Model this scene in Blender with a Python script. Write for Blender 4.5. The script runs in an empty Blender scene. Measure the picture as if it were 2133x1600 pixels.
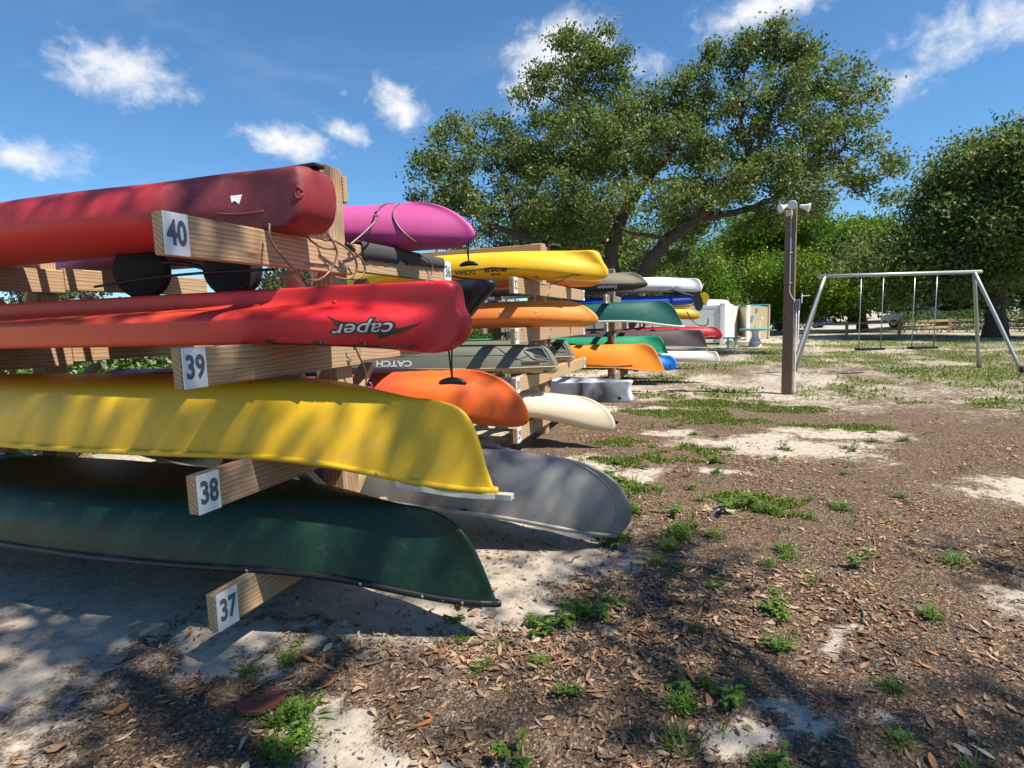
import bpy, bmesh, math, random
import numpy as np
from mathutils import Vector, Matrix, Euler
from mathutils.bvhtree import BVHTree
random.seed(7); rng = np.random.default_rng(11)
R = math.radians
S = bpy.context.scene
COL = S.collection

# ------------------------------------------------------------------ camera
TH, PI_, RO = R(19.9), R(6.18), R(1.58)          # yaw left of the rack rows, pitch down, roll
f = Vector((-math.sin(TH)*math.cos(PI_), math.cos(TH)*math.cos(PI_), -math.sin(PI_)))
r0 = Vector((math.cos(TH), math.sin(TH), 0)); u0 = r0.cross(f)
r1 = r0*math.cos(RO) - u0*math.sin(RO); u1 = r0*math.sin(RO) + u0*math.cos(RO)
cam = bpy.data.cameras.new('camera'); cam.sensor_width = 36; cam.lens = 36*1200/2133
cam.clip_start = .05; cam.clip_end = 2000
co = bpy.data.objects.new('camera', cam); COL.objects.link(co)
M = Matrix((( r1.x,u1.x,-f.x,0),(r1.y,u1.y,-f.y,0),(r1.z,u1.z,-f.z,1.35),(0,0,0,1)))
co.matrix_world = M; S.camera = co
S.render.resolution_x, S.render.resolution_y = 1024, 768

cy = S.cycles; cy.max_bounces = 6; cy.diffuse_bounces = 3; cy.glossy_bounces = 3; cy.transmission_bounces = 4
cy.use_adaptive_sampling = True; cy.adaptive_threshold = .015; cy.use_denoising = True; cy.sample_clamp_indirect = 8

# ------------------------------------------------------------------ sun and sky
SUN_EL, SUN_AZ = R(58), R(100)                  # azimuth clockwise from +Y
sd = Vector((math.sin(SUN_AZ)*math.cos(SUN_EL), math.cos(SUN_AZ)*math.cos(SUN_EL), math.sin(SUN_EL)))
sl = bpy.data.lights.new('sun', 'SUN'); sl.energy = 5.0; sl.angle = R(.53); sl.color = (1, .92, .80)
so = bpy.data.objects.new('sun', sl); COL.objects.link(so)
so.rotation_euler = sd.to_track_quat('Z', 'Y').to_euler(); so.location = sd*60
W = bpy.data.worlds.new('World'); S.world = W; W.use_nodes = True
S.view_settings.view_transform = 'Standard'; S.view_settings.look = 'None'
S.view_settings.exposure = 0.75; S.view_settings.gamma = 1

class NT:
    """small helper to write node trees"""
    def __init__(s, nt): s.nt = nt
    def n(s, t, **kw):
        o = s.nt.nodes.new(t)
        for k, v in kw.items():
            if k.startswith('i_'):
                key = k[2:]; key = int(key) if key.isdigit() else key.replace('_', ' ')
                s.set(o.inputs[key], v)
            else: setattr(o, k, v)
        return o
    def set(s, inp, v):
        if isinstance(v, bpy.types.NodeSocket): s.nt.links.new(v, inp)
        else: inp.default_value = v
    def math(s, op, a, b=0.0, c=0.0, clamp=False):
        o = s.n('ShaderNodeMath', operation=op, use_clamp=clamp)
        s.set(o.inputs[0], a); s.set(o.inputs[1], b); s.set(o.inputs[2], c); return o.outputs[0]
    def vmath(s, op, a, b=(0,0,0)):
        o = s.n('ShaderNodeVectorMath', operation=op); s.set(o.inputs[0], a); s.set(o.inputs[1], b); return o.outputs[0]
    def mix(s, fac, a, b, mode='MIX'):
        o = s.n('ShaderNodeMix', data_type='RGBA', blend_type=mode)
        s.set(o.inputs[0], fac); s.set(o.inputs[6], rgba(a)); s.set(o.inputs[7], rgba(b)); return o.outputs[2]
    def noise(s, vec, scale, detail=3, rough=.55, dist=0, out=0):
        o = s.n('ShaderNodeTexNoise'); 
        if vec is not None: s.set(o.inputs['Vector'], vec)
        s.set(o.inputs['Scale'], scale); s.set(o.inputs['Detail'], detail); s.set(o.inputs['Roughness'], rough); s.set(o.inputs['Distortion'], dist)
        return o.outputs[out]
    def ramp(s, fac, stops, interp='LINEAR'):
        o = s.n('ShaderNodeValToRGB'); o.color_ramp.interpolation = interp
        el = o.color_ramp.elements
        while len(el) < len(stops): el.new(.5)
        for e, (p, c) in zip(el, stops): e.position = p; e.color = rgba(c)
        s.set(o.inputs[0], fac); return o.outputs[0]
    def step(s, v, a, b):
        o = s.n('ShaderNodeMapRange', interpolation_type='SMOOTHSTEP')
        s.set(o.inputs[0], v); s.set(o.inputs[1], a); s.set(o.inputs[2], b); return o.outputs[0]
    def mapping(s, vec, loc=(0,0,0), rot=(0,0,0), scale=(1,1,1), typ='POINT'):
        o = s.n('ShaderNodeMapping', vector_type=typ); s.set(o.inputs[0], vec)
        s.set(o.inputs[1], loc); s.set(o.inputs[2], rot); s.set(o.inputs[3], scale); return o.outputs[0]
    def bump(s, h, dist=.002, strength=1.0, normal=None):
        o = s.n('ShaderNodeBump'); s.set(o.inputs['Height'], h); s.set(o.inputs['Distance'], dist); s.set(o.inputs['Strength'], strength)
        if normal is not None: s.set(o.inputs['Normal'], normal)
        return o.outputs[0]
def rgba(c):
    if isinstance(c, bpy.types.NodeSocket): return c
    if isinstance(c, (int, float)): return (c, c, c, 1)
    return tuple(c) + (1,) if len(c) == 3 else tuple(c)

wn = NT(W.node_tree); W.node_tree.nodes.clear()
sky = wn.n('ShaderNodeTexSky', sky_type='NISHITA', sun_disc=False)
sky.sun_elevation = SUN_EL; sky.sun_rotation = SUN_AZ; sky.air_density = 1.0; sky.dust_density = .05; sky.ozone_density = 3.0; sky.altitude = 0
tc = wn.n('ShaderNodeTexCoord').outputs['Generated']
def dirpx(x, y):
    d = f + r1*((x-1066.5)/1200) - u1*((y-800)/1200); d.normalize(); return d
# fair-weather cumulus: soft puffs at fixed directions of the sky dome
CLOUDS = [(590,302,.070,.030,-8,.85),(528,268,.030,.017,-20,.45),(725,274,.044,.019,-22,.8),(835,226,.056,.036,-25,.85),(716,192,.016,.012,20,.4),(735,230,.024,.014,-10,.4),
          (1150,100,.08,.05,20,.95),(1110,150,.05,.06,0,.9),(1240,80,.06,.04,0,.7),(1330,128,.05,.04,-30,.65),(1110,195,.04,.02,15,.6),
          (1610,12,.13,.028,6,.8),(1545,28,.04,.03,40,.4),(1450,20,.05,.02,30,.3),(250,150,.10,.04,-5,.7),(1900,160,.09,.03,8,.45),(60,330,.10,.03,-5,.6),(2060,60,.1,.04,0,.7)]
nz = wn.noise(wn.mapping(tc, scale=(1,1,1.7)), 11, 7, .62, .3)
nz2 = wn.noise(tc, 34, 6, .6, .5)
dens = None
for (x, y, rx, ry, ang, k) in CLOUDS:
    d = dirpx(x, y); rr = d.cross(Vector((0,0,1))).normalized(); uu = rr.cross(d)
    a = R(ang); ra = rr*math.cos(a)+uu*math.sin(a); ua = uu*math.cos(a)-rr*math.sin(a)
    rot = Matrix((ra, ua, -d)).transposed().to_euler()
    g = wn.n('ShaderNodeTexGradient', gradient_type='SPHERICAL')
    wn.set(g.inputs[0], wn.mapping(tc, loc=tuple(d), rot=tuple(rot), scale=(rx*1.5, ry*1.5, .3), typ='TEXTURE'))
    m = wn.math('MULTIPLY', g.outputs[1], k)
    dens = m if dens is None else wn.math('MAXIMUM', dens, m)
tex = wn.math('ADD', wn.math('MULTIPLY', nz, 1.15), wn.math('MULTIPLY', nz2, .75))
cl = wn.math('ADD', dens, wn.math('MULTIPLY', wn.math('SUBTRACT', tex, .97), 1.0))
cl = wn.math('MULTIPLY', wn.step(cl, .18, .88), wn.step(dens, .0, .12))
wisp = wn.math('MULTIPLY', wn.step(wn.noise(wn.mapping(tc, scale=(1,1,2.5)), 2.6, 6, .6, .6), .52, .9), .18)
cl = wn.math('MAXIMUM', cl, wisp)
skyc = wn.mix(cl, wn.mix(1, sky.outputs[0], (.60, .90, 1.08), 'MULTIPLY'), (6.9, 7.0, 7.2))
bg = wn.n('ShaderNodeBackground'); wn.set(bg.inputs[0], skyc); bg.inputs[1].default_value = .086
W.cycles.sampling_method = 'MANUAL'; W.cycles.sample_map_resolution = 512
wo = wn.n('ShaderNodeOutputWorld'); wn.nt.links.new(bg.outputs[0], wo.inputs[0])

# ------------------------------------------------------------------ materials
MATS = {}
def newmat(name):
    m = bpy.data.materials.new(name); m.use_nodes = True; MATS[name] = m
    q = NT(m.node_tree); b = m.node_tree.nodes['Principled BSDF']
    q.b = b; q.tc = q.n('ShaderNodeTexCoord'); q.obj = q.tc.outputs['Object']
    return m, q, b
def plain(name, col, rough=.5, metal=0, var=.12, scale=30, bump=0, spec=.5):
    m, q, b = newmat(name)
    n = q.noise(q.obj, scale, 4)
    c = q.mix(q.math('MULTIPLY', n, var*2), col, tuple(x*.45 for x in col))
    q.set(b.inputs['Base Color'], c); b.inputs['Roughness'].default_value = rough; b.inputs['Metallic'].default_value = metal
    b.inputs['Specular IOR Level'].default_value = spec
    if bump: q.set(b.inputs['Normal'], q.bump(n, bump))
    return m
def plastic(name, stops, x0=-4, x1=0, amp=.5, rough=.36, dirt=.35, nscale=2.2, speck=0.0, zmix=None):
    """rotomoulded polyethylene: colour blended along the boat, chalky dirt, fine scratches"""
    m, q, b = newmat(name)
    xyz = q.n('ShaderNodeSeparateXYZ'); q.set(xyz.inputs[0], q.obj)
    n1 = q.noise(q.obj, nscale, 3, .5, .4)
    t = q.math('ADD', q.math('DIVIDE', q.math('SUBTRACT', xyz.outputs[0], x0), x1-x0), q.math('MULTIPLY', q.math('SUBTRACT', n1, .5), amp))
    c = q.ramp(t, stops) if len(stops) > 1 else q.mix(q.math('MULTIPLY', n1, .35), stops[0][1], tuple(v*.8 for v in stops[0][1]))
    n2 = q.noise(q.mapping(q.obj, scale=(1,1.5,1.5)), 9, 6, .65)
    c = q.mix(q.math('MULTIPLY', q.step(n2, .52, .8), dirt), c, q.mix(.55, c, (.32,.27,.2)))
    if speck:
        v = q.noise(q.obj, 320, 2); c = q.mix(q.math('MULTIPLY', q.step(v, .55, .7), speck), c, (.35,.2,.22))
    scr = q.noise(q.mapping(q.obj, scale=(3,60,60)), 5, 4, .7)
    c = q.mix(q.math('MULTIPLY', q.step(scr, .62, .74), .30), c, q.mix(.5, c, (.75,.72,.65)))
    drip = q.noise(q.mapping(q.obj, scale=(22,9,1.1)), 2.0, 4, .6)
    c = q.mix(q.math('MULTIPLY', q.step(drip, .56, .78), dirt*.75), c, q.mix(.6, c, (.10,.085,.06)))
    gouge = q.noise(q.mapping(q.obj, rot=(0,.35,0), scale=(4,40,90)), 3.1, 2, .5)
    c = q.mix(q.math('MULTIPLY', q.step(gouge, .70, .74), .45), c, q.mix(.22, c, (.6,.58,.52)))
    q.set(b.inputs['Base Color'], c)
    q.set(b.inputs['Roughness'], q.math('ADD', rough, q.math('MULTIPLY', n2, .22)))
    h = q.math('ADD', q.math('MULTIPLY', q.noise(q.obj, 220, 2), .25), q.math('MULTIPLY', q.noise(q.obj, 5, 2), .8))
    q.set(b.inputs['Normal'], q.bump(h, .0016, .8))
    b.inputs['Specular IOR Level'].default_value = .42
    return m
def woodmat(name, c1, c2, grey=.25, gc=(.33,.29,.24)):
    m, q, b = newmat(name)
    oi = q.n('ShaderNodeObjectInfo'); off = q.n('ShaderNodeCombineXYZ')
    rn = oi.outputs['Random']
    for i, k in enumerate((37., 11., 5.3)): q.set(off.inputs[i], q.math('MULTIPLY', rn, k))
    v = q.vmath('ADD', q.obj, off.outputs[0])
    wob = q.noise(q.mapping(v, scale=(.9, 3.5, 3.5)), 1.3, 3, .5, out=1)
    wo2 = q.n('ShaderNodeVectorMath', operation='MULTIPLY_ADD'); q.set(wo2.inputs[0], wob); wo2.inputs[1].default_value = (0,.075,.075); q.set(wo2.inputs[2], v); vw = wo2.outputs[0]
    w = q.n('ShaderNodeTexWave', wave_type='BANDS', bands_direction='DIAGONAL', wave_profile='SAW')
    q.set(w.inputs['Vector'], q.mapping(vw, scale=(.55, 30, 24))); w.inputs['Scale'].default_value = 1.0
    w.inputs['Distortion'].default_value = 13; w.inputs['Detail'].default_value = 1.2; w.inputs['Detail Scale'].default_value = .16
    fib = q.noise(q.mapping(v, scale=(4, 130, 130)), 2.2, 4, .7)
    g = q.math('ADD', q.math('MULTIPLY', w.outputs['Fac'], .62), q.math('MULTIPLY', fib, .5))
    c = q.ramp(g, [(.15, c1), (.62, tuple(a*.5+b_*.5 for a, b_ in zip(c1, c2))), (.86, c2)])
    kn = q.n('ShaderNodeTexVoronoi'); q.set(kn.inputs['Vector'], q.mapping(v, scale=(1.1, 4.5, 4.5))); kn.inputs['Scale'].default_value = 1.7
    c = q.mix(q.math('MULTIPLY', q.math('SUBTRACT', 1, q.step(kn.outputs[0], .03, .13)), .8), c, tuple(x*.35 for x in c2))
    c = q.mix(q.math('MULTIPLY', q.step(q.noise(v, 2.3, 5, .6), .35, .75), grey*1.6), c, gc)
    c = q.mix(q.math('MULTIPLY', rn, .22), c, tuple(x*.55 for x in c2))
    q.set(b.inputs['Base Color'], c); b.inputs['Roughness'].default_value = .78; b.inputs['Specular IOR Level'].default_value = .25
    q.set(b.inputs['Normal'], q.bump(g, .0022, .8))
    return m
WOOD = woodmat('pressure_treated_pine', (.60,.43,.26), (.30,.165,.08), .14)
WOODG = woodmat('weathered_grey_pine', (.36,.28,.21), (.16,.11,.075), .5, (.24,.20,.17))
WOODP = woodmat('dark_post_timber', (.27,.18,.115), (.12,.072,.045), .35, (.20,.155,.12))
BLACK = plain('black_plastic', (.012,.012,.014), .42, var=.2)
RUBBER = plain('grey_rubber_mat', (.07,.07,.075), .9, var=.4, scale=120, bump=.004)
STEEL = plain('galvanised_steel', (.55,.55,.55), .4, 1, var=.2)
CABLE = plain('vinyl_coated_cable', (.17,.115,.085), .35, var=.15)
CORD = plain('black_cord', (.015,.015,.015), .7)
WHITEP = plain('white_number_plate', (.78,.78,.76), .5, var=.08)
INK = plain('grey_numeral_ink', (.10,.12,.15), .6, var=.25, scale=80)
BLACKINK = plain('black_ink', (.02,.018,.02), .5, var=.2)
SILVINK = plain('silver_grey_ink', (.42,.42,.45), .4, var=.1)
WHITEINK = plain('white_ink', (.62,.63,.63), .5, var=.15)
ORINK = plain('orange_ink', (.60,.20,.06), .5)
BLUEINK = plain('blue_ink', (.05,.08,.2), .5)
VINYL = plain('white_vinyl', (.80,.81,.80), .42, var=.05, scale=3)
TANV = plain('tan_vinyl', (.47,.385,.255), .55, var=.05, scale=6)
TURQ = plain('turquoise_paint', (.045,.34,.40), .5, var=.18, scale=14)
CONC = plain('white_painted_concrete', (.66,.66,.68), .75, var=.15, scale=25, bump=.003)
GREYM = plain('grey_metal_box', (.22,.23,.24), .5, .5)
TYRE = plain('tyre_rubber', (.015,.015,.016), .8)

# ------------------------------------------------------------------ mesh helpers
def link(o, parent=None, world=True):
    COL.objects.link(o)
    if parent is not None:
        o.parent = parent
        if world: o.matrix_parent_inverse = parent.matrix_basis.inverted()
    return o
def tag(o, label=None, cat=None, group=None, kind=None):
    if label: o['label'] = label
    if cat: o['category'] = cat
    if group: o['group'] = group
    if kind: o['kind'] = kind
    return o
def thing(name, label, cat, loc=(0,0,0), rot=None, group=None):
    o = bpy.data.objects.new(name, None); o.empty_display_size = .2
    o.location = loc
    if rot is not None: o.rotation_euler = rot
    COL.objects.link(o)
    return tag(o, label, cat, group)
def me_obj(name, me, mat=None, parent=None, world=True, smooth=True):
    if mat is not None:
        for m_ in (mat if isinstance(mat, (list, tuple)) else [mat]): me.materials.append(m_)
    if smooth: me.polygons.foreach_set('use_smooth', np.ones(len(me.polygons), bool))
    return link(bpy.data.objects.new(name, me), parent, world)
def pymesh(name, v, fs):
    me = bpy.data.meshes.new(name); me.from_pydata([tuple(p) for p in v], [], fs); me.update(); return me
def fast(name, V, F):
    """V (n,3), F (m,k) numpy"""
    me = bpy.data.meshes.new(name); n, m, k = len(V), len(F), F.shape[1]
    me.vertices.add(n); me.vertices.foreach_set('co', np.ascontiguousarray(V, np.float32).ravel())
    me.loops.add(m*k); me.loops.foreach_set('vertex_index', np.ascontiguousarray(F, np.int32).ravel())
    me.polygons.add(m); me.polygons.foreach_set('loop_start', np.arange(m, dtype=np.int32)*k)
    me.update(calc_edges=True); return me
def attr(me, name, a, dom='POINT'):
    t = me.attributes.new(name, 'FLOAT', dom); t.data.foreach_set('value', np.ascontiguousarray(a, np.float32))
BOXC = {}
def boxmesh(sx, sy, sz, bev=.004):
    key = (round(sx,4), round(sy,4), round(sz,4), bev)
    if key not in BOXC:
        bm = bmesh.new(); bmesh.ops.create_cube(bm, size=1)
        bmesh.ops.scale(bm, vec=(sx,sy,sz), verts=bm.verts)
        if bev: bmesh.ops.bevel(bm, geom=bm.edges[:], offset=bev, segments=1, affect='EDGES')
        me = bpy.data.meshes.new('box'); bm.to_mesh(me); bm.free(); BOXC[key] = me
    return BOXC[key].copy()
def board(name, p0, p1, side, w, t, mat, parent=None, bev=.004):
    """timber from p0 to p1 (centre line), w along 'side', t across; long axis is local X"""
    p0, p1 = Vector(p0), Vector(p1); d = p1-p0; L = d.length; d.normalize()
    s = Vector(side); s = (s - d*s.dot(d)).normalized(); n = d.cross(s)
    o = me_obj(name, boxmesh(L, w, t, bev), mat, None, smooth=False)
    o.matrix_basis = Matrix.Translation((p0+p1)/2) @ Matrix((d, s, n)).transposed().to_4x4()
    if parent is not None: o.parent = parent; o.matrix_parent_inverse = parent.matrix_basis.inverted()
    return o
def boxat(name, c, size, mat, parent=None, rotz=0, bev=.004, world=True):
    o = me_obj(name, boxmesh(*size, bev), mat, parent, world, smooth=False)
    o.location = c; o.rotation_euler = (0,0,rotz); return o
def catmull(P, n=8):
    P = [np.array(p, float) for p in P]; P = [2*P[0]-P[1]] + P + [2*P[-1]-P[-2]]; out = []
    for i in range(1, len(P)-2):
        a, b, c, d = P[i-1:i+3]
        for t in np.linspace(0, 1, n, endpoint=False):
            out.append(.5*(2*b+(c-a)*t+(2*a-5*b+4*c-d)*t*t+(3*b-a-3*c+d)*t**3))
    out.append(P[-2]); return np.array(out)
def tubegeo(pts, rad, seg=8):
    pts = np.asarray(pts, float); n = len(pts); rad = np.full(n, rad) if np.isscalar(rad) else np.asarray(rad)
    tan = np.gradient(pts, axis=0); tan /= np.linalg.norm(tan, axis=1)[:, None]+1e-9
    ref = np.array((0,0,1.)) if abs(tan[0][2]) < .9 else np.array((1.,0,0))
    nrm = np.cross(tan[0], ref); nrm /= np.linalg.norm(nrm); V = []
    for i in range(n):
        nrm = nrm - tan[i]*nrm.dot(tan[i]); nrm /= np.linalg.norm(nrm)+1e-9; bi = np.cross(tan[i], nrm)
        a = np.linspace(0, 2*np.pi, seg, endpoint=False)
        V.append(pts[i] + rad[i]*(np.cos(a)[:,None]*nrm + np.sin(a)[:,None]*bi))
    V = np.concatenate(V); F = []
    for i in range(n-1):
        for j in range(seg):
            F.append((i*seg+j, i*seg+(j+1)%seg, (i+1)*seg+(j+1)%seg, (i+1)*seg+j))
    return V, F
def tube(name, pts, rad, mat, parent=None, seg=8, smooth=0, world=True, caps=True):
    if smooth:
        n0 = len(pts); pts = catmull(pts, smooth)
        if not np.isscalar(rad): rad = np.interp(np.linspace(0,1,len(pts)), np.linspace(0,1,n0), rad)
    V, F = tubegeo(pts, rad, seg); n = len(V)
    if caps: F = F + [tuple(range(seg))[::-1], tuple(range(n-seg, n))]
    return me_obj(name, pymesh(name, V, F), mat, parent, world)
def tubes(name, paths, mat, parent=None, seg=6, world=True):
    VV, FF, k = [], [], 0
    for pts, rad in paths:
        V, F = tubegeo(pts, rad, seg); VV.append(V); FF.append(np.array(F)+k); k += len(V)
    return me_obj(name, fast(name, np.concatenate(VV), np.concatenate(FF)), mat, parent, world)
def lathe(name, prof, mat, parent=None, seg=28, loc=(0,0,0), world=True):
    V, F = [], []
    for r_, z in prof:
        for j in range(seg):
            a = 2*math.pi*j/seg; V.append((r_*math.cos(a), r_*math.sin(a), z))
    for i in range(len(prof)-1):
        for j in range(seg): F.append((i*seg+j, i*seg+(j+1)%seg, (i+1)*seg+(j+1)%seg, (i+1)*seg+j))
    F.append(tuple(range(seg))[::-1]); F.append(tuple(range((len(prof)-1)*seg, len(prof)*seg)))
    o = me_obj(name, pymesh(name, V, F), mat, parent, world); o.location = loc
    md = o.modifiers.new('e', 'EDGE_SPLIT'); md.split_angle = R(35)
    return o
def textmesh(s, size, shear=0, bold=0, align='CENTER', space=1.0):
    c = bpy.data.curves.new('t', 'FONT'); c.body = s; c.size = size; c.shear = shear; c.offset = bold
    c.align_x = align; c.align_y = 'CENTER'; c.resolution_u = 3; c.space_character = space
    o = bpy.data.objects.new('t', c); me = bpy.data.meshes.new_from_object(o)
    V = [tuple(v.co[:2]) for v in me.vertices]; F = [tuple(p.vertices) for p in me.polygons]
    bpy.data.objects.remove(o); bpy.data.curves.remove(c); bpy.data.meshes.remove(me)
    return V, F

# ------------------------------------------------------------------ noise and terrain
def vnoise(x, y, s, seed=0):
    x = np.asarray(x, float)*s + 57.3*seed; y = np.asarray(y, float)*s + 17.1*seed
    xi, yi = np.floor(x), np.floor(y); fx, fy = x-xi, y-yi; fx = fx*fx*(3-2*fx); fy = fy*fy*(3-2*fy)
    def h(a, b): v = np.sin(a*127.1+b*311.7+seed*74.7)*43758.5453; return v-np.floor(v)
    return (h(xi,yi)*(1-fx)+h(xi+1,yi)*fx)*(1-fy)+(h(xi,yi+1)*(1-fx)+h(xi+1,yi+1)*fx)*fy
def fbm(x, y, s, seed=0, o=3):
    t = 0; a = .5; n = 0
    for i in range(o): t = t+a*vnoise(x, y, s*2**i, seed+i*3); n += a; a *= .5
    return t/n
def gh(x, y):
    x = np.asarray(x, float); y = np.asarray(y, float)
    near = np.clip(1.4-np.hypot(x, y-3)/14, .25, 1)
    return ((fbm(x,y,1.1,1)-.5)*.06 + (fbm(x,y,5,4)-.5)*.022*near - .01)
SAND = [(-1.95,2.4,1.15,.52),(-1.0,2.85,.36,.42),(-2.0,1.72,.5,.15),(-2.9,2.0,.9,.5),(-.86,1.43,.34,.16),(.30,1.96,.13,.14),(.55,2.56,.12,.08),(.5,6.4,.85,.5),(-.05,4.28,.13,.16),
        (-.69,4.95,.16,.22),(.0,5.3,.22,.10),(-.45,7.0,.38,.28),(-1.5,3.3,.9,.6),(-1.7,5.1,.9,.4),(1.3,7.3,.6,.35),(-1.2,8.7,.6,.3),(.75,1.65,.2,.15),(1.5,3.2,.4,.2),(2.4,5.2,.7,.35),(-.57,1.36,.07,.05)]
def sandm(x, y):
    x = np.asarray(x, float); y = np.asarray(y, float); t = np.zeros_like(x+y)
    x, y = x+(fbm(x,y,2.6,51)-.5)*.75, y+(fbm(x,y,2.6,57)-.5)*.75
    for cx, cy, rx, ry in SAND:
        t = np.maximum(t, 1.25-.75*np.sqrt(((x-cx)/rx)**2+((y-cy)/ry)**2))
    far = np.clip((y-7.2)/3, 0, 1)*(.25+.55*fbm(x, y*.6, .9, 8))
    far2 = np.clip((y-24)/10, 0, 1)*.5
    left = np.clip((-1.6-x)/1.0, 0, 1)*.8
    t = np.maximum(np.maximum(t, far+far2), left)
    return np.clip(t + (fbm(x,y,3.5,21)-.5)*.5, 0, 1)
GRASS = [(-.6,4.0,.10,.11),(.12,4.4,.16,.14),(.35,4.5,.2,.08),(.0,4.55,.12,.07),(.3,4.2,.1,.08),(-.62,3.5,.12,.1),(-.24,3.64,.12,.12),(-.75,4.6,.18,.2),(-.9,5.4,.35,.25),(-.5,5.6,.3,.15),(-.15,6.0,.2,.25),(-1.0,6.3,.3,.2),
         (.1,7.9,.8,.35),(-.6,8.4,.9,.4),(1.3,7.7,.6,.3),(-.1,9.3,1.1,.5),(.9,9.0,.8,.4),(-1.0,10.2,.7,.4),(-1.5,5.0,.3,.1)]
def grassm(x, y):
    x = np.asarray(x, float); y = np.asarray(y, float); t = np.zeros_like(x+y)
    x, y = x+(fbm(x,y,3.1,61)-.5)*.6, y+(fbm(x,y,3.1,67)-.5)*.6
    for cx, cy, rx, ry in GRASS: t = np.maximum(t, 1.2-.8*np.sqrt(((x-cx)/rx)**2+((y-cy)/ry)**2))
    far = np.clip((y-8.5)/2.5, 0, 1)*np.clip(fbm(x, y*.55, .8, 33)*2.6-.85, 0, 1)*np.clip(1.6-y/45, .35, 1)
    rt = np.clip((x-2.0)/2.5, 0, 1)*np.clip((y-4)/2, 0, 1)*fbm(x, y, 1.1, 37)*1.2
    lf = np.clip((-5.2-x)/1.5, 0, 1)*.7
    return np.clip(np.maximum(np.maximum(t, far), np.maximum(rt, lf)) + (fbm(x,y,6,41)-.5)*.55, 0, 1)

def graded(lo, hi, a, b, d, g=1.09):
    m = list(np.arange(a, b+1e-6, d)); up = [m[-1]]; s = d
    while up[-1] < hi: s *= g; up.append(up[-1]+s)
    dn = [m[0]]; s = d
    while dn[-1] > lo: s *= g; dn.append(dn[-1]-s)
    return np.array(dn[:0:-1] + m + up[1:])
def build_ground():
    xs = graded(-420, 420, -3.2, 3.4, .045); ys = graded(-60, 700, .6, 9, .05)
    X, Y = np.meshgrid(xs, ys); nx, ny = len(xs), len(ys)
    V = np.stack([X.ravel(), Y.ravel(), gh(X, Y).ravel()], 1)
    i = np.arange(nx*ny).reshape(ny, nx)
    F = np.stack([i[:-1,:-1], i[:-1,1:], i[1:,1:], i[1:,:-1]], -1).reshape(-1, 4)
    me = fast('ground', V, F)
    attr(me, 'sand', sandm(V[:,0], V[:,1])); attr(me, 'grass', grassm(V[:,0], V[:,1]))
    m, q, b = newmat('sandy_ground')
    a1 = q.n('ShaderNodeAttribute', attribute_name='sand').outputs['Fac']; a2 = q.n('ShaderNodeAttribute', attribute_name='grass').outputs['Fac']
    n1 = q.noise(q.obj, 14, 6, .65); n2 = q.noise(q.obj, 75, 5, .7); n3 = q.noise(q.obj, 260, 3, .6); n4 = q.noise(q.obj, 2.2, 4)
    sm = q.step(q.math('ADD', a1, q.math('ADD', q.math('MULTIPLY', q.math('SUBTRACT', n1, .5), 1.25), q.math('MULTIPLY', q.math('SUBTRACT', n2, .5), .8))), .30, .80)
    sand = q.ramp(q.math('ADD', q.math('MULTIPLY', n1, .5), q.math('MULTIPLY', n3, .5)), [(.3,(.27,.23,.185)), (.5,(.44,.385,.31)), (.7,(.55,.495,.415))])
    sand = q.mix(q.math('MULTIPLY', q.step(n2, .58, .72), .55), sand, (.17,.14,.115))
    vo = q.n('ShaderNodeTexVoronoi'); q.set(vo.inputs['Vector'], q.mapping(q.obj, scale=(1,1,.3))); vo.inputs['Scale'].default_value = 105; vo.inputs['Randomness'].default_value = 1
    chips = q.n('ShaderNodeSeparateColor'); q.set(chips.inputs[0], vo.outputs['Color'])
    dirt = q.ramp(chips.outputs[0], [(.0,(.055,.037,.026)), (.5,(.135,.09,.06)), (.8,(.21,.145,.095)), (.93,(.36,.26,.17)), (1,(.48,.40,.30))])
    dirt = q.mix(q.math('MULTIPLY', q.step(n4, .35, .7), .35), dirt, (.24,.175,.12))
    dirt = q.mix(q.step(n3, .35, .62), q.mix(.5, dirt, (.05,.033,.024)), dirt)
    c = q.mix(sm, dirt, sand)
    gm = q.step(q.math('ADD', a2, q.math('MULTIPLY', q.math('SUBTRACT', n2, .5), .8)), .5, .85)
    c = q.mix(q.math('MULTIPLY', gm, .7), c, q.ramp(n3, [(.35,(.07,.09,.025)), (.65,(.20,.21,.07))]))
    q.set(b.inputs['Base Color'], c); b.inputs['Roughness'].default_value = .95; b.inputs['Specular IOR Level'].default_value = .15
    h = q.math('ADD', q.math('ADD', q.math('MULTIPLY', n2, .7), q.math('MULTIPLY', n1, 1.6)), q.math('MULTIPLY', vo.outputs[0], q.math('MULTIPLY', q.math('SUBTRACT', 1, sm), .9)))
    q.set(b.inputs['Normal'], q.bump(h, .014, .75))
    tag(me_obj('ground', me, m), kind='structure')
build_ground()

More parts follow.
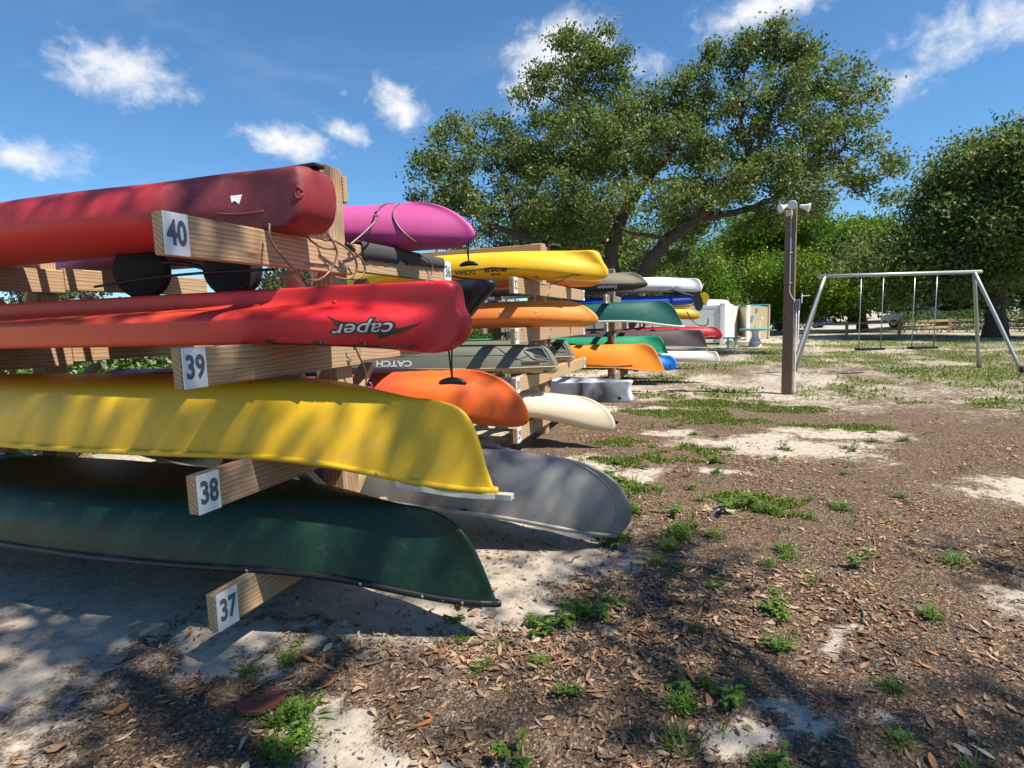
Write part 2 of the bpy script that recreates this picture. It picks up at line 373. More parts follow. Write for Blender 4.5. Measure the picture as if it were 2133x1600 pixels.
# ------------------------------------------------------------------ boat racks
XF = -1.887                                       # plane of the aisle-side frames
TOPS = [.295, .795, 1.285, 1.78]                  # tops of the four arms
AH = .155
def number_plate(root, txt, y, z, up=AH, w=.105):
    pl = boxat('number_plate', (XF+.006, y, z), (.006, w, up), WHITEP, root, bev=.001)
    V, F = textmesh(txt, up*.80, bold=.004)
    V = np.array(V); V[:,0] *= w*.80/max(.05, np.ptp(V[:,0])) if len(txt) > 1 else .8
    me = pymesh('numerals', [(XF+.0105, y+a, z+b) for a, b in V], F)
    o = me_obj('numerals', me, INK, None, smooth=False); o.parent = pl
    o.matrix_parent_inverse = (root.matrix_basis @ root.matrix_basis.inverted() @ Matrix.Translation(pl.location)).inverted()
    return pl
def bolt(root, p, r_=.011):
    o = lathe('bolt', [(0,0),(r_*1.5,0),(r_*1.5,.003),(r_,.004),(r_,.012),(r_*.5,.014)], STEEL, root, 10, loc=p); o.rotation_euler = (0, R(90), 0)
def rack(label, yp, yn, yf, near, far, wood, rear=2.35, ptop=2.19, step=.0, rearframe=True, nx=None):
    root = thing('boat_rack', label, 'boat rack', (XF-.1, yp, 0), group='wooden boat racks in a row')
    for fx, front in ((XF, True), (XF-rear, False)):
        if not front and not rearframe: continue
        px = fx-.045-.07
        board('post', (px, yp, -.4), (px, yp, ptop), (0,1,0), .14, .14, wood, root, .006)
        for k, z in enumerate(TOPS):
            dn, df = random.uniform(-.02,.02)-(nx[k] if nx else 0), random.uniform(-.02,.02)
            board('arm', (fx-.0225, yn+dn, z-AH/2), (fx-.0225, yp+.085, z-AH/2+.004), (0,0,1), AH, .045, wood, root)
            board('arm', (fx-.0225, yp+.089, z-AH/2+step), (fx-.0225, yf+df, z-AH/2+step), (0,0,1), AH*.96, .045, wood, root)
            # knee braces under each arm, let in against the post
            zb = z-AH
            if zb > .25:
                for s, yy in ((-1, yp-.07), (1, yp+.07)):
                    board('knee_brace', (px+.0, yy+s*.005, zb-.26), (px+.0, yy+s*.25, zb-.012), (1,0,0), .085, .04, wood, root, .003)
            if front:
                if near[k]: number_plate(root, near[k], yn+dn+.055, z-AH/2)
                if far[k]: number_plate(root, far[k], yf+df-.055, z-AH/2+step, AH*.955)
                for by, bz in ((yp+.03, -.035), (yp-.03, -.12)): bolt(root, (fx+.001, by, z+bz))
    # twin ridge boards along the row of posts
    xe = XF-.045-.005; xr = XF-rear-.2
    board('ridge_beam', (xe, yp-.09, ptop-.085), (xr, yp-.09, ptop-.085), (0,0,1), .14, .038, wood, root)
    board('ridge_beam', (xe+.01, yp+.091, ptop-.10), (xr, yp+.091, ptop-.10), (0,0,1), .14, .038, wood, root)
    return root
RK1 = rack('nearest pale pine boat rack with number plate 36 on its top arm', 2.655, 1.745, 3.93, ['37','38','39','40'], ['33','34','35','36'], WOOD, nx=[.085,.14,.15,.16], step=.02)
RK2 = rack('second pine boat rack with plates 29 to 32 on its arms', 6.56, 5.31, 8.45, ['29','30','31','32'], ['25','26','27','28'], WOOD, ptop=2.24)
RK3 = rack('third greyer boat rack with plate 24 under the olive canoe', 11.36, 10.15, 12.75, ['21','22','23','24'], ['17','18','19','20'], WOODG, nx=[-.35,-.4,-.05,0], ptop=2.31)
RK4 = rack('farthest weathered boat rack holding the red kayak by the white fence', 16.1, 15.0, 17.2, ['13','14','15','16'], ['9','10','11','12'], WOODG)
# rubber mat folded over the far half of the nearest rack's top arm
def matpad():
    V, F = [], []; ys = np.linspace(2.80, 3.815, 26)
    for i, y in enumerate(ys):
        low = 1.80-.085+.0012*i-.004*math.sin(i*2.3)+(.02 if i in (10,11) else 0)
        prof = [(XF+.008, low), (XF+.009, 1.79), (XF+.002, 1.812), (XF-.03, 1.817), (XF-.055, 1.81), (XF-.056, 1.74)]
        V += [(x, y, z) for x, z in prof]
    for i in range(len(ys)-1):
        for j in range(5): a = i*6+j; F.append((a, a+1, a+7, a+6))
    o = me_obj('rubber_pad', pymesh('rubber_pad', V, F), RUBBER, RK1); s = o.modifiers.new('s', 'SOLIDIFY'); s.thickness = .008
matpad()

# ------------------------------------------------------------------ boats
def bspl(P, n):
    """uniform cubic b-spline along axis 0, interpolating the ends"""
    P = np.asarray(P, float); P = np.concatenate([2*P[:1]-P[1:2], P, 2*P[-1:]-P[-2:-1]]); m = len(P)-3
    t = np.linspace(0, m-1e-9, n); i = t.astype(int); u = (t-i)
    u = u.reshape((-1,)+(1,)*(P.ndim-1))
    return ((1-u)**3*P[i]+(3*u**3-6*u**2+4)*P[i+1]+(-3*u**3+3*u**2+3*u+1)*P[i+2]+u**3*P[i+3])/6
class Boat: pass
KY = [0,.30,.62,.62,.86,.97,1.0,1.0,1.0,.90,.55,0]
KZ = [0,0,.03,.035,.14,.34,.56,.60,.68,.82,.95,1.0]
KP = [1,2.0,1.7,1.7,1.35,1.1,1,1,1,1,1,1]
CY_ = [0,.34,.68,.90,.98,1.0,1.0]
CZ_ = [0,.005,.05,.24,.50,.78,1.0]
CP_ = [1,2.1,1.9,1.6,1.3,1.1,1.0]
def stem_interp(st, zf):
    """st: stem outline (dx, z) from keel to top, resampled at the section heights"""
    st = np.array(st, float); d = np.r_[0, np.cumsum(np.hypot(*np.diff(st, axis=0).T))]; d /= d[-1]
    t = np.linspace(0, 1, len(zf)); return np.stack([np.interp(t, d, st[:,0]), np.interp(t, d, st[:,1])], 1)
def hull_grid(kind, L, B, D, stem, p=2.2, bl=.8, y0=.012, fin=0, rocker=0, sheer=None, stern=None, nu=64, nv=34, yf=None, zf=None, pkk=None):
    yf, zf, pk = [np.array(a, float) for a in ((yf or KY, zf or KZ, KP) if kind == 'kayak' else (yf or CY_, zf or CZ_, CP_))]
    if pkk is not None: pk = np.array(pkk, float)
    elif len(yf) != len(pk): pk = np.interp(np.linspace(0,1,len(yf)), np.linspace(0,1,len(pk)), pk)
    K = len(yf); es = [0,.012,.05,.12,.25,.45,.75,1.1,1.5]
    def half(st):
        s = stem_interp(st, zf); out = []
        for i, e in enumerate(es):
            w = min(1, e/bl); w = w*w*(3-2*w); wx = max(0, 1-e/bl)
            T = 1-(1-min(1, e/(L*.5)))**p
            z = s[:,1]*(1-w) + zf*D*w
            x = -e - s[:,0]*wx**1.3
            y = B*yf*T**pk
            ymin = y0*np.minimum(1, yf*3)*min(1, e/.012)
            if fin: ymin = np.maximum(ymin, fin*np.clip((.45-zf)/.2, 0, 1)*np.minimum(1, yf*4)*min(1, e/.03))
            y = np.maximum(y, ymin)
            if i == 0: y = y*0
            out.append(np.stack([x, y, z], 1))
        return out
    A = half(stem); Bk = half(stern or stem)
    mid = np.stack([np.full(K, -L/2), B*yf, zf*D], 1)
    Q = A + [mid] + [np.stack([-L-g[:,0], g[:,1], g[:,2]], 1) for g in Bk[::-1]]
    G = np.array(Q)
    if rocker: G[:,:,2] += rocker*np.clip(np.abs(G[:,:,0]+L/2)/(L/2), 0, 1)**3
    t = bspl(np.arange(len(G), dtype=float)[:,None], 9*len(G))[:,0]
    G = bspl(G, nu); G = bspl(G.transpose(1,0,2), nv).transpose(1,0,2)
    return G
def make_boat(name, label, kind, loc, mats, L, B, D, stem, pitch=0, yaw=0, roll=0, inv=True, band=None, cat=None, thick=.008, hullname='hull', group=None, **kw):
    b = Boat(); G = hull_grid(kind, L, B, D, stem, **kw); b.G = G; nu, nv, _ = G.shape
    rot = (Euler((0,0,R(yaw))).to_matrix() @ Euler((0,R(pitch),0)).to_matrix() @ Euler((R(roll),0,0)).to_matrix() @ Euler((math.pi if inv else 0,0,0)).to_matrix())
    b.root = thing(name, label, cat or ('canoe' if kind == 'canoe' else 'kayak'), loc, rot.to_euler(), group)
    P = G.copy(); Q = G.copy(); Q[:,:,1] *= -1
    V = np.concatenate([Q[:, :0:-1], P], 1)       # from port top, over the keel, to starboard top
    n2 = V.shape[1]; idx = np.arange(nu*n2).reshape(nu, n2)
    Fq = np.stack([idx[:-1,:-1], idx[:-1,1:], idx[1:,1:], idx[1:,:-1]], -1).reshape(-1, 4)
    Vf = V.reshape(-1, 3)
    me = fast(hullname, Vf, Fq)
    bm = bmesh.new(); bm.from_mesh(me); bmesh.ops.remove_doubles(bm, verts=bm.verts, dist=.0006); bmesh.ops.recalc_face_normals(bm, faces=bm.faces); bm.to_mesh(me); bm.free()
    b.hull = me_obj(hullname, me, mats, b.root, False)
    if band is not None:
        zz = D*band
        for pl in me.polygons:
            if pl.center.z > zz + .0*pl.center.x: pl.material_index = 1
    if kind == 'canoe':
        s = b.hull.modifiers.new('s', 'SOLIDIFY'); s.thickness = thick; s.offset = -1
    b.bvh = BVHTree.FromPolygons([tuple(v) for v in Vf], [tuple(int(k) for k in q) for q in Fq])
    b.D, b.L, b.B = D, L, B
    return b
def on_side(b, x, z, off=.003):
    """point of the hull's +y side (the side that faces the aisle's near end when the boat lies keel up)"""
    s = b.sgn if hasattr(b, 'sgn') else 1
    h = b.bvh.ray_cast(Vector((x, 3*s, z)), Vector((0,-s,0)))
    if h[0] is None: return Vector((x, 0, z))
    return h[0] + Vector((0, s*off, 0))
def decal(b, name, V, F, x0, z0, mat, off=.003, ang=0, parent=None, sub=0):
    ca, sa = math.cos(R(ang)), math.sin(R(ang)); bm = bmesh.new()
    vs = [bm.verts.new((u, v, 0)) for u, v in V]
    for q in F:
        try: bm.faces.new([vs[i] for i in q])
        except ValueError: pass
    if sub: bmesh.ops.triangulate(bm, faces=bm.faces[:]); bmesh.ops.subdivide_edges(bm, edges=[e for e in bm.edges if e.calc_length() > sub], cuts=2, use_grid_fill=True)
    s = b.sgn if hasattr(b, 'sgn') else 1
    for v in bm.verts:
        u, w = v.co.x*ca-v.co.y*sa, v.co.x*sa+v.co.y*ca
        v.co = on_side(b, x0-s*u, z0+w, off)
    me = bpy.data.meshes.new(name); bm.to_mesh(me); bm.free()
    return me_obj(name, me, mat, parent or b.root, False, smooth=False)
def letters(b, txt, size, x0, z0, mat, shear=0, bold=0, ang=0, off=.004, name='lettering', space=1.0, xs=1.0):
    V, F = textmesh(txt, size, shear, bold, space=space); V = [(u*xs, v) for u, v in V]
    return decal(b, name, V, F, x0, z0, mat, off, ang, sub=size*.35)
def gunwale(b, name, mat, w=.012, h=.022, z=0):
    """trim swept round the open edge of a canoe"""
    e = b.G[:, -1, :]; P = np.concatenate([e, (e*np.array((1,-1,1)))[::-1]])
    P[:,2] += z; nrm = np.gradient(P, axis=0); nrm[:,2] = 0; nrm /= np.linalg.norm(nrm, axis=1)[:,None]+1e-9
    out = np.stack([nrm[:,1]*-1, nrm[:,0], nrm[:,2]*0], 1); c = np.array((-b.L/2, 0, 0))
    sg = np.sign(((P-c)*out*np.array((.0,1,0))).sum(1)); 
    out = np.where((np.abs(P[:,1]) > .02)[:,None], out*np.where(sg==0,1,sg)[:,None], np.stack([np.sign(P[:,0]+b.L/2), 0*P[:,0], 0*P[:,0]], 1))
    V, F = [], []; n = len(P)
    for i in range(n):
        for a, k in ((w,-h),(w,0),(w*.5,h*.25),(-w,h*.25),(-w,-h)): V.append(P[i]+out[i]*a+np.array((0,0,k)))
    for i in range(n):
        j = (i+1) % n
        for k in range(5): F.append((i*5+k, i*5+(k+1)%5, j*5+(k+1)%5, j*5+k))
    me = pymesh(name, V, F); bm = bmesh.new(); bm.from_mesh(me); bmesh.ops.recalc_face_normals(bm, faces=bm.faces); bm.to_mesh(me); bm.free()
    return me_obj(name, me, mat, b.root, False, smooth=True)
def rivets(b, mat, xs, z=None, r_=.006, dz=-.01):
    for x in xs:
        i = int(np.argmin(abs(b.G[:len(b.G)//2, -1, 0]-x))); g = b.G[i, -1]
        o = lathe('rivet', [(r_*1.3,0),(r_*1.1,.002),(r_*.5,.0035)], mat, b.root, 8, loc=(x, g[1]+.012, g[2]+dz), world=False); o.rotation_euler = (R(-90),0,0)
def toggle(b, p, drop, wdt=.06, mat=None):
    """carry toggle on a cord: hangs straight down in the world from local point p"""
    Mw = b.root.matrix_basis; q = Mw @ Vector(p)
    mat = mat or BLACK
    tube('toggle_cord', [q+Vector((.004,0,.01)), q+Vector((.0,0,-drop*.5)), q+Vector((0,0,-drop))], .0035, CORD, b.root, 6)
    tube('toggle_cord', [q+Vector((-.012,0,.01)), q+Vector((-.007,0,-drop*.5)), q+Vector((-.001,0,-drop))], .0035, CORD, b.root, 6)
    x = np.linspace(-1, 1, 11)
    pts = [q+Vector((wdt*t, 0, -drop-.012-.012*t*t)) for t in x]
    tube('toggle_handle', pts, [.006+.010*(1-t*t)**.7 for t in x], mat, b.root, 10)
def bungee(b, pts, r_=.004, name='deck_cord', smooth=6):
    tube(name, [on_side(b, x, z, .006) for x, z in pts], r_, CORD, b.root, 6, smooth, world=False)
def squiggle(b, x0, z0, w, h, mat, n=14, seed=3):
    rn = random.Random(seed); pts = [(x0-w/2+w*i/n, z0+h*(rn.random()-.5)*(1 if i%2 else -1)) for i in range(n+1)]
    tube('lettering', [on_side(b, x, z, .001) for x, z in pts], .004, mat, b.root, 5, 4, world=False)

CORNER = lambda r_, z1, top, setb=0: [(r_+setb+.05, 0), (r_*.55+setb, .012), (r_*.25+setb, r_*.28), (r_*.06+setb*.6, r_*.65), (setb*.25, z1*.8), (0, z1), (.02, top-.02), (.10, top), (.18, top)]

P_RED = plastic('burgundy_mottled_plastic', [(0,(.52,.025,.03)),(.35,(.60,.04,.04)),(.62,(.55,.035,.04)),(.74,(.16,.018,.03)),(.92,(.12,.014,.024)),(1,(.24,.018,.02))], -2.2, 0, .2, .5, nscale=1.4, speck=.35)
P_CAPER = plastic('sunrise_red_orange_plastic', [(0,(.64,.085,.03)),(.4,(.64,.08,.032)),(.62,(.60,.045,.033)),(.8,(.54,.014,.02)),(1,(.52,.02,.028))], -3.0, 0, .22, .34, dirt=.2)
P_YCAN = plastic('yellow_canoe_gelcoat', [(0,(.66,.40,.012))], rough=.3, dirt=.45)
P_GRCAN = plastic('dark_green_canoe_plastic', [(0,(.003,.028,.013))], rough=.38, dirt=.18)
P_MAG = plastic('magenta_purple_plastic', [(0,(.30,.045,.19)),(.5,(.44,.075,.26)),(.75,(.49,.085,.27)),(1,(.42,.055,.21))], -3, 0, .4, .42, dirt=.15)
P_BLK = plastic('black_kayak_plastic', [(0,(.006,.007,.012))], rough=.3, dirt=.1)
P_OR1 = plastic('purple_to_orange_plastic', [(0,(.25,.01,.02)),(.3,(.22,.02,.06)),(.52,(.20,.03,.09)),(.66,(.55,.06,.03)),(.78,(.72,.13,.015)),(1,(.70,.11,.012))], -2.6, 0, .3, .38, dirt=.15)
P_PROW = plastic('sunflower_yellow_plastic', [(0,(.80,.46,.015))], rough=.33, dirt=.12)
P_OR2 = plastic('tangerine_plastic', [(0,(.66,.15,.02)),(.6,(.68,.17,.03)),(1,(.78,.28,.04))], -3, 0, .4, .4, dirt=.12)
P_OLIVE = plastic('olive_grey_plastic', [(0,(.15,.155,.12))], rough=.42, dirt=.2)
P_TAN = plastic('sand_tan_plastic', [(0,(.40,.31,.18))], rough=.5, dirt=.2)
P_BEIGE = plastic('cream_plastic', [(0,(.68,.58,.42))], rough=.45, dirt=.15)
P_CAMO = plastic('white_grey_marbled_plastic', [(0,(.60,.64,.70)),(.28,(.55,.6,.66)),(.40,(.035,.04,.06)),(.52,(.5,.55,.62)),(.62,(.09,.1,.12)),(.8,(.30,.32,.35)),(1,(.62,.70,.80))], -1.3, 0, .75, .38, nscale=1.7, dirt=.2)
P_OLCAN = plastic('olive_brown_canoe_plastic', [(0,(.17,.145,.095))], rough=.5, dirt=.3)
P_DKBR = plastic('dark_deck_plastic', [(0,(.035,.032,.022))], rough=.5, dirt=.2)
P_TEAL = plastic('teal_green_canoe_plastic', [(0,(.005,.09,.07))], rough=.36, dirt=.25)
P_ORC = plastic('bright_orange_canoe_plastic', [(0,(.80,.24,.008))], rough=.4, dirt=.12)
P_EMER = plastic('emerald_canoe_plastic', [(0,(.006,.26,.125))], rough=.4, dirt=.15)
P_BLGR = plastic('green_to_blue_plastic', [(0,(.05,.22,.02)),(.35,(.03,.25,.06)),(.6,(.01,.12,.16)),(.75,(.006,.12,.45)),(1,(.01,.20,.66))], -2.6, 0, .15, .36, dirt=.12)
P_WHITE = plastic('white_kayak_plastic', [(0,(.72,.74,.74))], rough=.4, dirt=.15)
P_BLUE = plastic('royal_blue_plastic', [(0,(.01,.06,.42))], rough=.38, dirt=.1)
P_BROWN = plastic('maroon_brown_canoe_skin', [(0,(.065,.042,.045))], rough=.42, dirt=.45)
P_OFFW = plastic('off_white_plastic', [(0,(.60,.57,.52))], rough=.5, dirt=.15)
P_MUST = plastic('mustard_yellow_plastic', [(0,(.58,.36,.01))], rough=.35, dirt=.2)
P_CRIM = plastic('crimson_plastic', [(0,(.42,.012,.02))], rough=.35, dirt=.15)
def alum():
    m, q, b = newmat('dull_aluminium'); n = q.noise(q.obj, 6, 6, .6); n2 = q.noise(q.mapping(q.obj, scale=(2,30,30)), 6, 4)
    q.set(b.inputs['Base Color'], q.ramp(n, [(.3,(.21,.203,.192)),(.7,(.27,.262,.25))])); b.inputs['Metallic'].default_value = .3
    q.set(b.inputs['Roughness'], q.math('ADD', .42, q.math('MULTIPLY', n2, .2))); q.set(b.inputs['Normal'], q.bump(q.math('ADD', q.noise(q.obj, 4, 3), q.math('MULTIPLY', n2, .05)), .006, .5)); return m
ALU = alum()

# --- rack one, near half
b = make_boat('kayak', 'burgundy and black mottled kayak on the top arm of the nearest rack', 'kayak', (-1.66, 2.20, 2.055), P_RED, 3.4, .37, .275,
    [(.06,.0),(.03,.005),(.015,.02),(.005,.06),(0,.12),(.005,.18),(.03,.235),(.09,.27),(.16,.275)], p=2.2, y0=.13, fin=.0, bl=.5, pitch=-.6)
V, F = [(-.026,-.02),(.03,-.018),(.022,.014),(.008,.004),(-.012,.022)], [(0,1,2,3,4)]
decal(b, 'torn_sticker', V, F, -.345, .135, WHITEP)
tube('moulded_slot', [on_side(b, x, z, .001) for x, z in [(-.22,.195),(-.30,.199),(-.38,.197),(-.44,.19)]], .006, P_RED, b.root, 6, 5, world=False)
tube('drain_ring', [on_side(b, -.035+.014*math.cos(a), .135+.024*math.sin(a), .001) for a in np.linspace(0, 6.283, 14)], .004, P_RED, b.root, 6, world=False)
boxat('skid_plate', (-.13, 0, -.003), (.24, .075, .016), BLACK, b.root, world=False)
tube('deck_hook', [on_side(b, -.36, .255, .004), on_side(b, -.35, .268, .012), on_side(b, -.33, .262, .006)], .006, STEEL, b.root, 6, 4, world=False)

b = make_boat('kayak', 'red and orange kayak with a silver and black script logo on its side', 'kayak', (-.965, 2.20, 1.53), P_CAPER, 4.2, .385, .25,
    [(.12,.0),(.07,.003),(.045,.02),(.038,.06),(.036,.10),(.03,.125),(.012,.15),(.002,.17),(0,.185),(0,.19),(.004,.21),(.03,.255),(.10,.295),(.17,.305)], p=2.5, fin=.06, y0=.055, bl=.75, nv=64, nu=80,
    yf=[0,.16,.26,.28,.30,.36,.58,.86,.97,1.0,1.0,1.0,.985,.95,.90,.6,0], zf=[0,0,.01,.10,.24,.32,.36,.42,.50,.56,.56,.56,.75,.92,.99,1.0,1.0], pkk=[1,1.6,1.6,1.6,1.6,1.5,1.3,1.05,1,1,1,1,1,1,1,1,1])
V, F = textmesh('caper', .080, shear=.35, bold=.0005); V = [(u*1.35, v) for u, v in V]
V2, F2 = textmesh('caper', .082, shear=.35, bold=.0065); V2 = [(u*1.35, v) for u, v in V2]
decal(b, 'logo_outline', V2, F2, -.41, .195, BLACKINK, .003, 0, sub=.03)
t = np.linspace(0, 1, 13)
for sgn, L_, z_, h_ in ((-1,.16,.012,.026),(1,.10,-.026,.014)):
    P1 = [(sgn*(.045+L_*a_*1.15), z_-sgn*.04*a_*a_*(-sgn)*-1+h_*(1-a_)) for a_ in t]; P2 = [(sgn*(.045+L_*a_*1.15), z_-sgn*.04*a_*a_*(-sgn)*-1-h_*.3*(1-a_)) for a_ in t]
    decal(b, 'logo_swoosh', P1+P2, [(i, i+1, 14+i, 13+i) for i in range(12)], -.41, .195, BLACKINK, .0028, 0, sub=.03)
decal(b, 'lettering', V, F, -.41, .195, SILVINK, .006, 0, sub=.03)
bungee(b, [(-.24,.275),(-.42,.268),(-.62,.255),(-.82,.245)])
for x in (-.24,-.44,-.62,-.82): o = boxat('pad_eye', on_side(b, x, .29-.055*min(1,-x/.8), .004), (.045,.012,.014), BLACK, b.root, world=False)
toggle(b, (-.10, .0, .295), .115, .062)
for x, z in ((-.62,.075),(-1.5,.07)): lathe('hull_button', [(.012,0),(.009,.007),(.003,.01)], P_CAPER, b.root, 10, loc=on_side(b, x, z, -.002), world=False).rotation_euler = (R(-60),0,0)

b = make_boat('canoe', 'weathered yellow canoe lying keel up above the dark green canoe', 'canoe', (-.85, 2.19, 1.115), P_YCAN, 4.7, .405, .315,
    [(.34,.085),(.24,.095),(.165,.115),(.125,.165),(.10,.235),(.07,.36),(.045,.45),(.03,.475)], p=2.0, bl=1.0, yaw=0, yf=[0,.45,.78,.93,.985,1,1], zf=[0,0,.04,.2,.48,.78,1])
gw = gunwale(b, 'gunwale', P_YCAN, .016, .020)
xs = [(-.0-.045*i) for i in range(9)]
V, F = [], []
for i, x in enumerate(np.linspace(.045, -.42, 14)):
    j = int(np.argmin(abs(b.G[:len(b.G)//2,-1,0]-min(x, -.001)))); g = b.G[j,-1]; hw = max(.012, g[1]+.014) if x < -.01 else .02
    for y in (hw, -hw): V += [(x, y, g[2]+.004), (x, y, g[2]+.026)]
for i in range(13):
    a = i*4; c = a+4; F += [(a,c,c+1,a+1),(a+2,a+3,c+3,c+2),(a,a+2,c+2,c),(a+1,c+1,c+3,a+3)]
F += [(0,1,3,2),(52,54,55,53)]
me_obj('deck_plate', pymesh('deck_plate', V, F), plain('chipped_white_gelcoat', (.62,.60,.48), .5, var=.3, scale=20), b.root, False, smooth=False)
rivets(b, STEEL, (-.3,-.5,-.75,-1.0), dz=-.012)

b = make_boat('canoe', 'dark green canoe lying keel up on the lowest arm of the nearest rack', 'canoe', (-.875, 2.17, .60), P_GRCAN, 4.8, .435, .30,
    [(.38,.045),(.27,.06),(.20,.09),(.15,.13),(.105,.19),(.065,.28),(.03,.37),(0,.45)], p=2.0, bl=.9)
gunwale(b, 'gunwale_trim', BLACK, .014, .022)
rivets(b, STEEL, (-.06,-.14,-.22,-.30,-.38,-.55,-.80,-1.05,-1.3,-1.6), dz=-.008)

# --- rack one, far half
b = make_boat('kayak', 'magenta kayak strapped to the top arm by a brown cable', 'kayak', (-1.385, 3.30, 2.115), P_MAG, 3.9, .37, .30,
    [(.46,.0),(.34,.012),(.24,.04),(.14,.09),(.06,.155),(.015,.205),(0,.235),(.03,.27),(.12,.30),(.2,.305)], p=2.3, y0=.02, bl=.9)
b.mag = b; MAG = b
toggle(b, (-.07, 0, .27), .12, .06)
b = make_boat('kayak', 'glossy black kayak standing upright behind the red and orange kayak', 'kayak', (-1.25, 3.28, 1.29), P_BLK, 4.0, .37, .30,
    [(.30,.0),(.25,.04),(.18,.11),(.11,.18),(.05,.24),(.012,.275),(0,.29),(.004,.305),(.05,.32),(.14,.325),(.25,.325)], p=2.3, bl=.8, y0=.045, inv=False, cat='kayak')
b = make_boat('kayak', 'orange kayak fading to purple, between the yellow canoe and the grey fishing kayaks', 'kayak', (-1.08, 3.30, 1.06), P_OR1, 3.9, .38, .27,
    [(.40,.0),(.30,.012),(.20,.045),(.11,.10),(.05,.17),(.015,.25),(0,.33),(.03,.35),(.1,.36),(.2,.36)], p=2.3, bl=.95)
b = make_boat('canoe', 'bare aluminium canoe lying keel up with its bow dipped to the sand', 'canoe', (-.43, 3.30, .485), ALU, 4.8, .44, .345,
    [(.42,.0),(.28,.015),(.16,.06),(.07,.13),(.02,.22),(.0,.31),(.03,.39),(.10,.43)], p=2.1, bl=.9, pitch=5.2)
gunwale(b, 'gunwale', ALU, .014, .02)
rivets(b, GREYM, (-.25,-.55,-.85), dz=-.06)
# rolled seam that runs parallel to the stem
sm = [b.G[i, int(j)] for i, j in ((7,33),)]
seam = []
for v in np.linspace(0, 33, 22):
    g = b.G[4, int(round(v))]; seam.append(Vector((g[0]-.035, g[1]+.004, g[2])))
tube('stem_seam', [on_side(b, p.x-.03, p.z, .0) for p in seam[2:]], .0022, GREYM, b.root, 6, world=False)
boxat('name_tab', on_side(b, -.98, .33, .002), (.075,.004,.014), BLACK, b.root, world=False).rotation_euler = (0,R(15),0)
boxat('stem_clip', (-.92, 0, -.012), (.10,.05,.022), ALU, b.root, world=False)

# --- rack two
b = make_boat('kayak', 'bright yellow fishing kayak lying keel up, brand lettering on its side', 'kayak', (-1.06, 5.92, 2.085), P_PROW, 3.35, .39, .30,
    [(.20,.03),(.12,.04),(.09,.075),(.075,.13),(.045,.185),(.01,.235),(0,.275),(.02,.315),(.07,.335),(.14,.335)], p=2.3, fin=.05, y0=.025, bl=1.0)
letters(b, 'OCEAN', .056, -1.43, .215, BLACKINK, bold=.001, xs=1.15)
letters(b, 'PROWLER', .052, -1.10, .205, BLACKINK, shear=.3, bold=.002, xs=1.0); letters(b, 'BIG GAME', .022, -1.12, .248, BLACKINK, bold=.0005)
decal(b, 'logo_swoosh', [(-.2,0),(.1,-.03),(.32,-.005),(.1,-.012)], [(0,1,2,3)], -1.04, .205, BLACKINK, .003, sub=.05)
bungee(b, [(-.30,.28),(-.45,.30),(-.66,.305),(-.72,.29)])
tube('deck_cord', [Vector(p) for p in [(-.72,.36,.29),(-.62,.38,.37),(-.52,.38,.385),(-.44,.37,.36),(-.36,.33,.32),(-.30,.30,.28)]], .0045, CORD, b.root, 6, 6, world=False)
bungee(b, [(-1.25,.285),(-1.5,.262),(-1.6,.245),(-1.75,.26),(-1.85,.285)], .012, 'carry_strap')
for x in (-.3,-.72,-1.25,-1.9,-2.4): boxat('pad_eye', on_side(b, x, .285, .003), (.05,.012,.014), BLACK, b.root, world=False)
tube('bow_handle', [Vector((-.62,.03,.005)), Vector((-.62,.035,-.035)), Vector((-.56,.03,-.05)), Vector((-.5,.03,-.03))], .007, CABLE, b.root, 6, 5, world=False)
b = make_boat('kayak', 'orange kayak lying keel up beside plate 31, white rivets on its side', 'kayak', (-1.16, 5.92, 1.56), P_OR2, 4.0, .385, .275,
    [(.42,.0),(.30,.01),(.21,.04),(.13,.085),(.06,.14),(.01,.19),(0,.215),(.03,.25),(.10,.28),(.18,.285)], p=2.4, bl=.8, y0=.02)
for x in (-.62,-.98): lathe('hull_button', [(.011,0),(.009,.006),(.003,.009)], WHITEP, b.root, 10, loc=on_side(b, x, .115, 0), world=False).rotation_euler = (R(-70),0,0)
toggle(b, (-.06,0,.24), .09, .05)
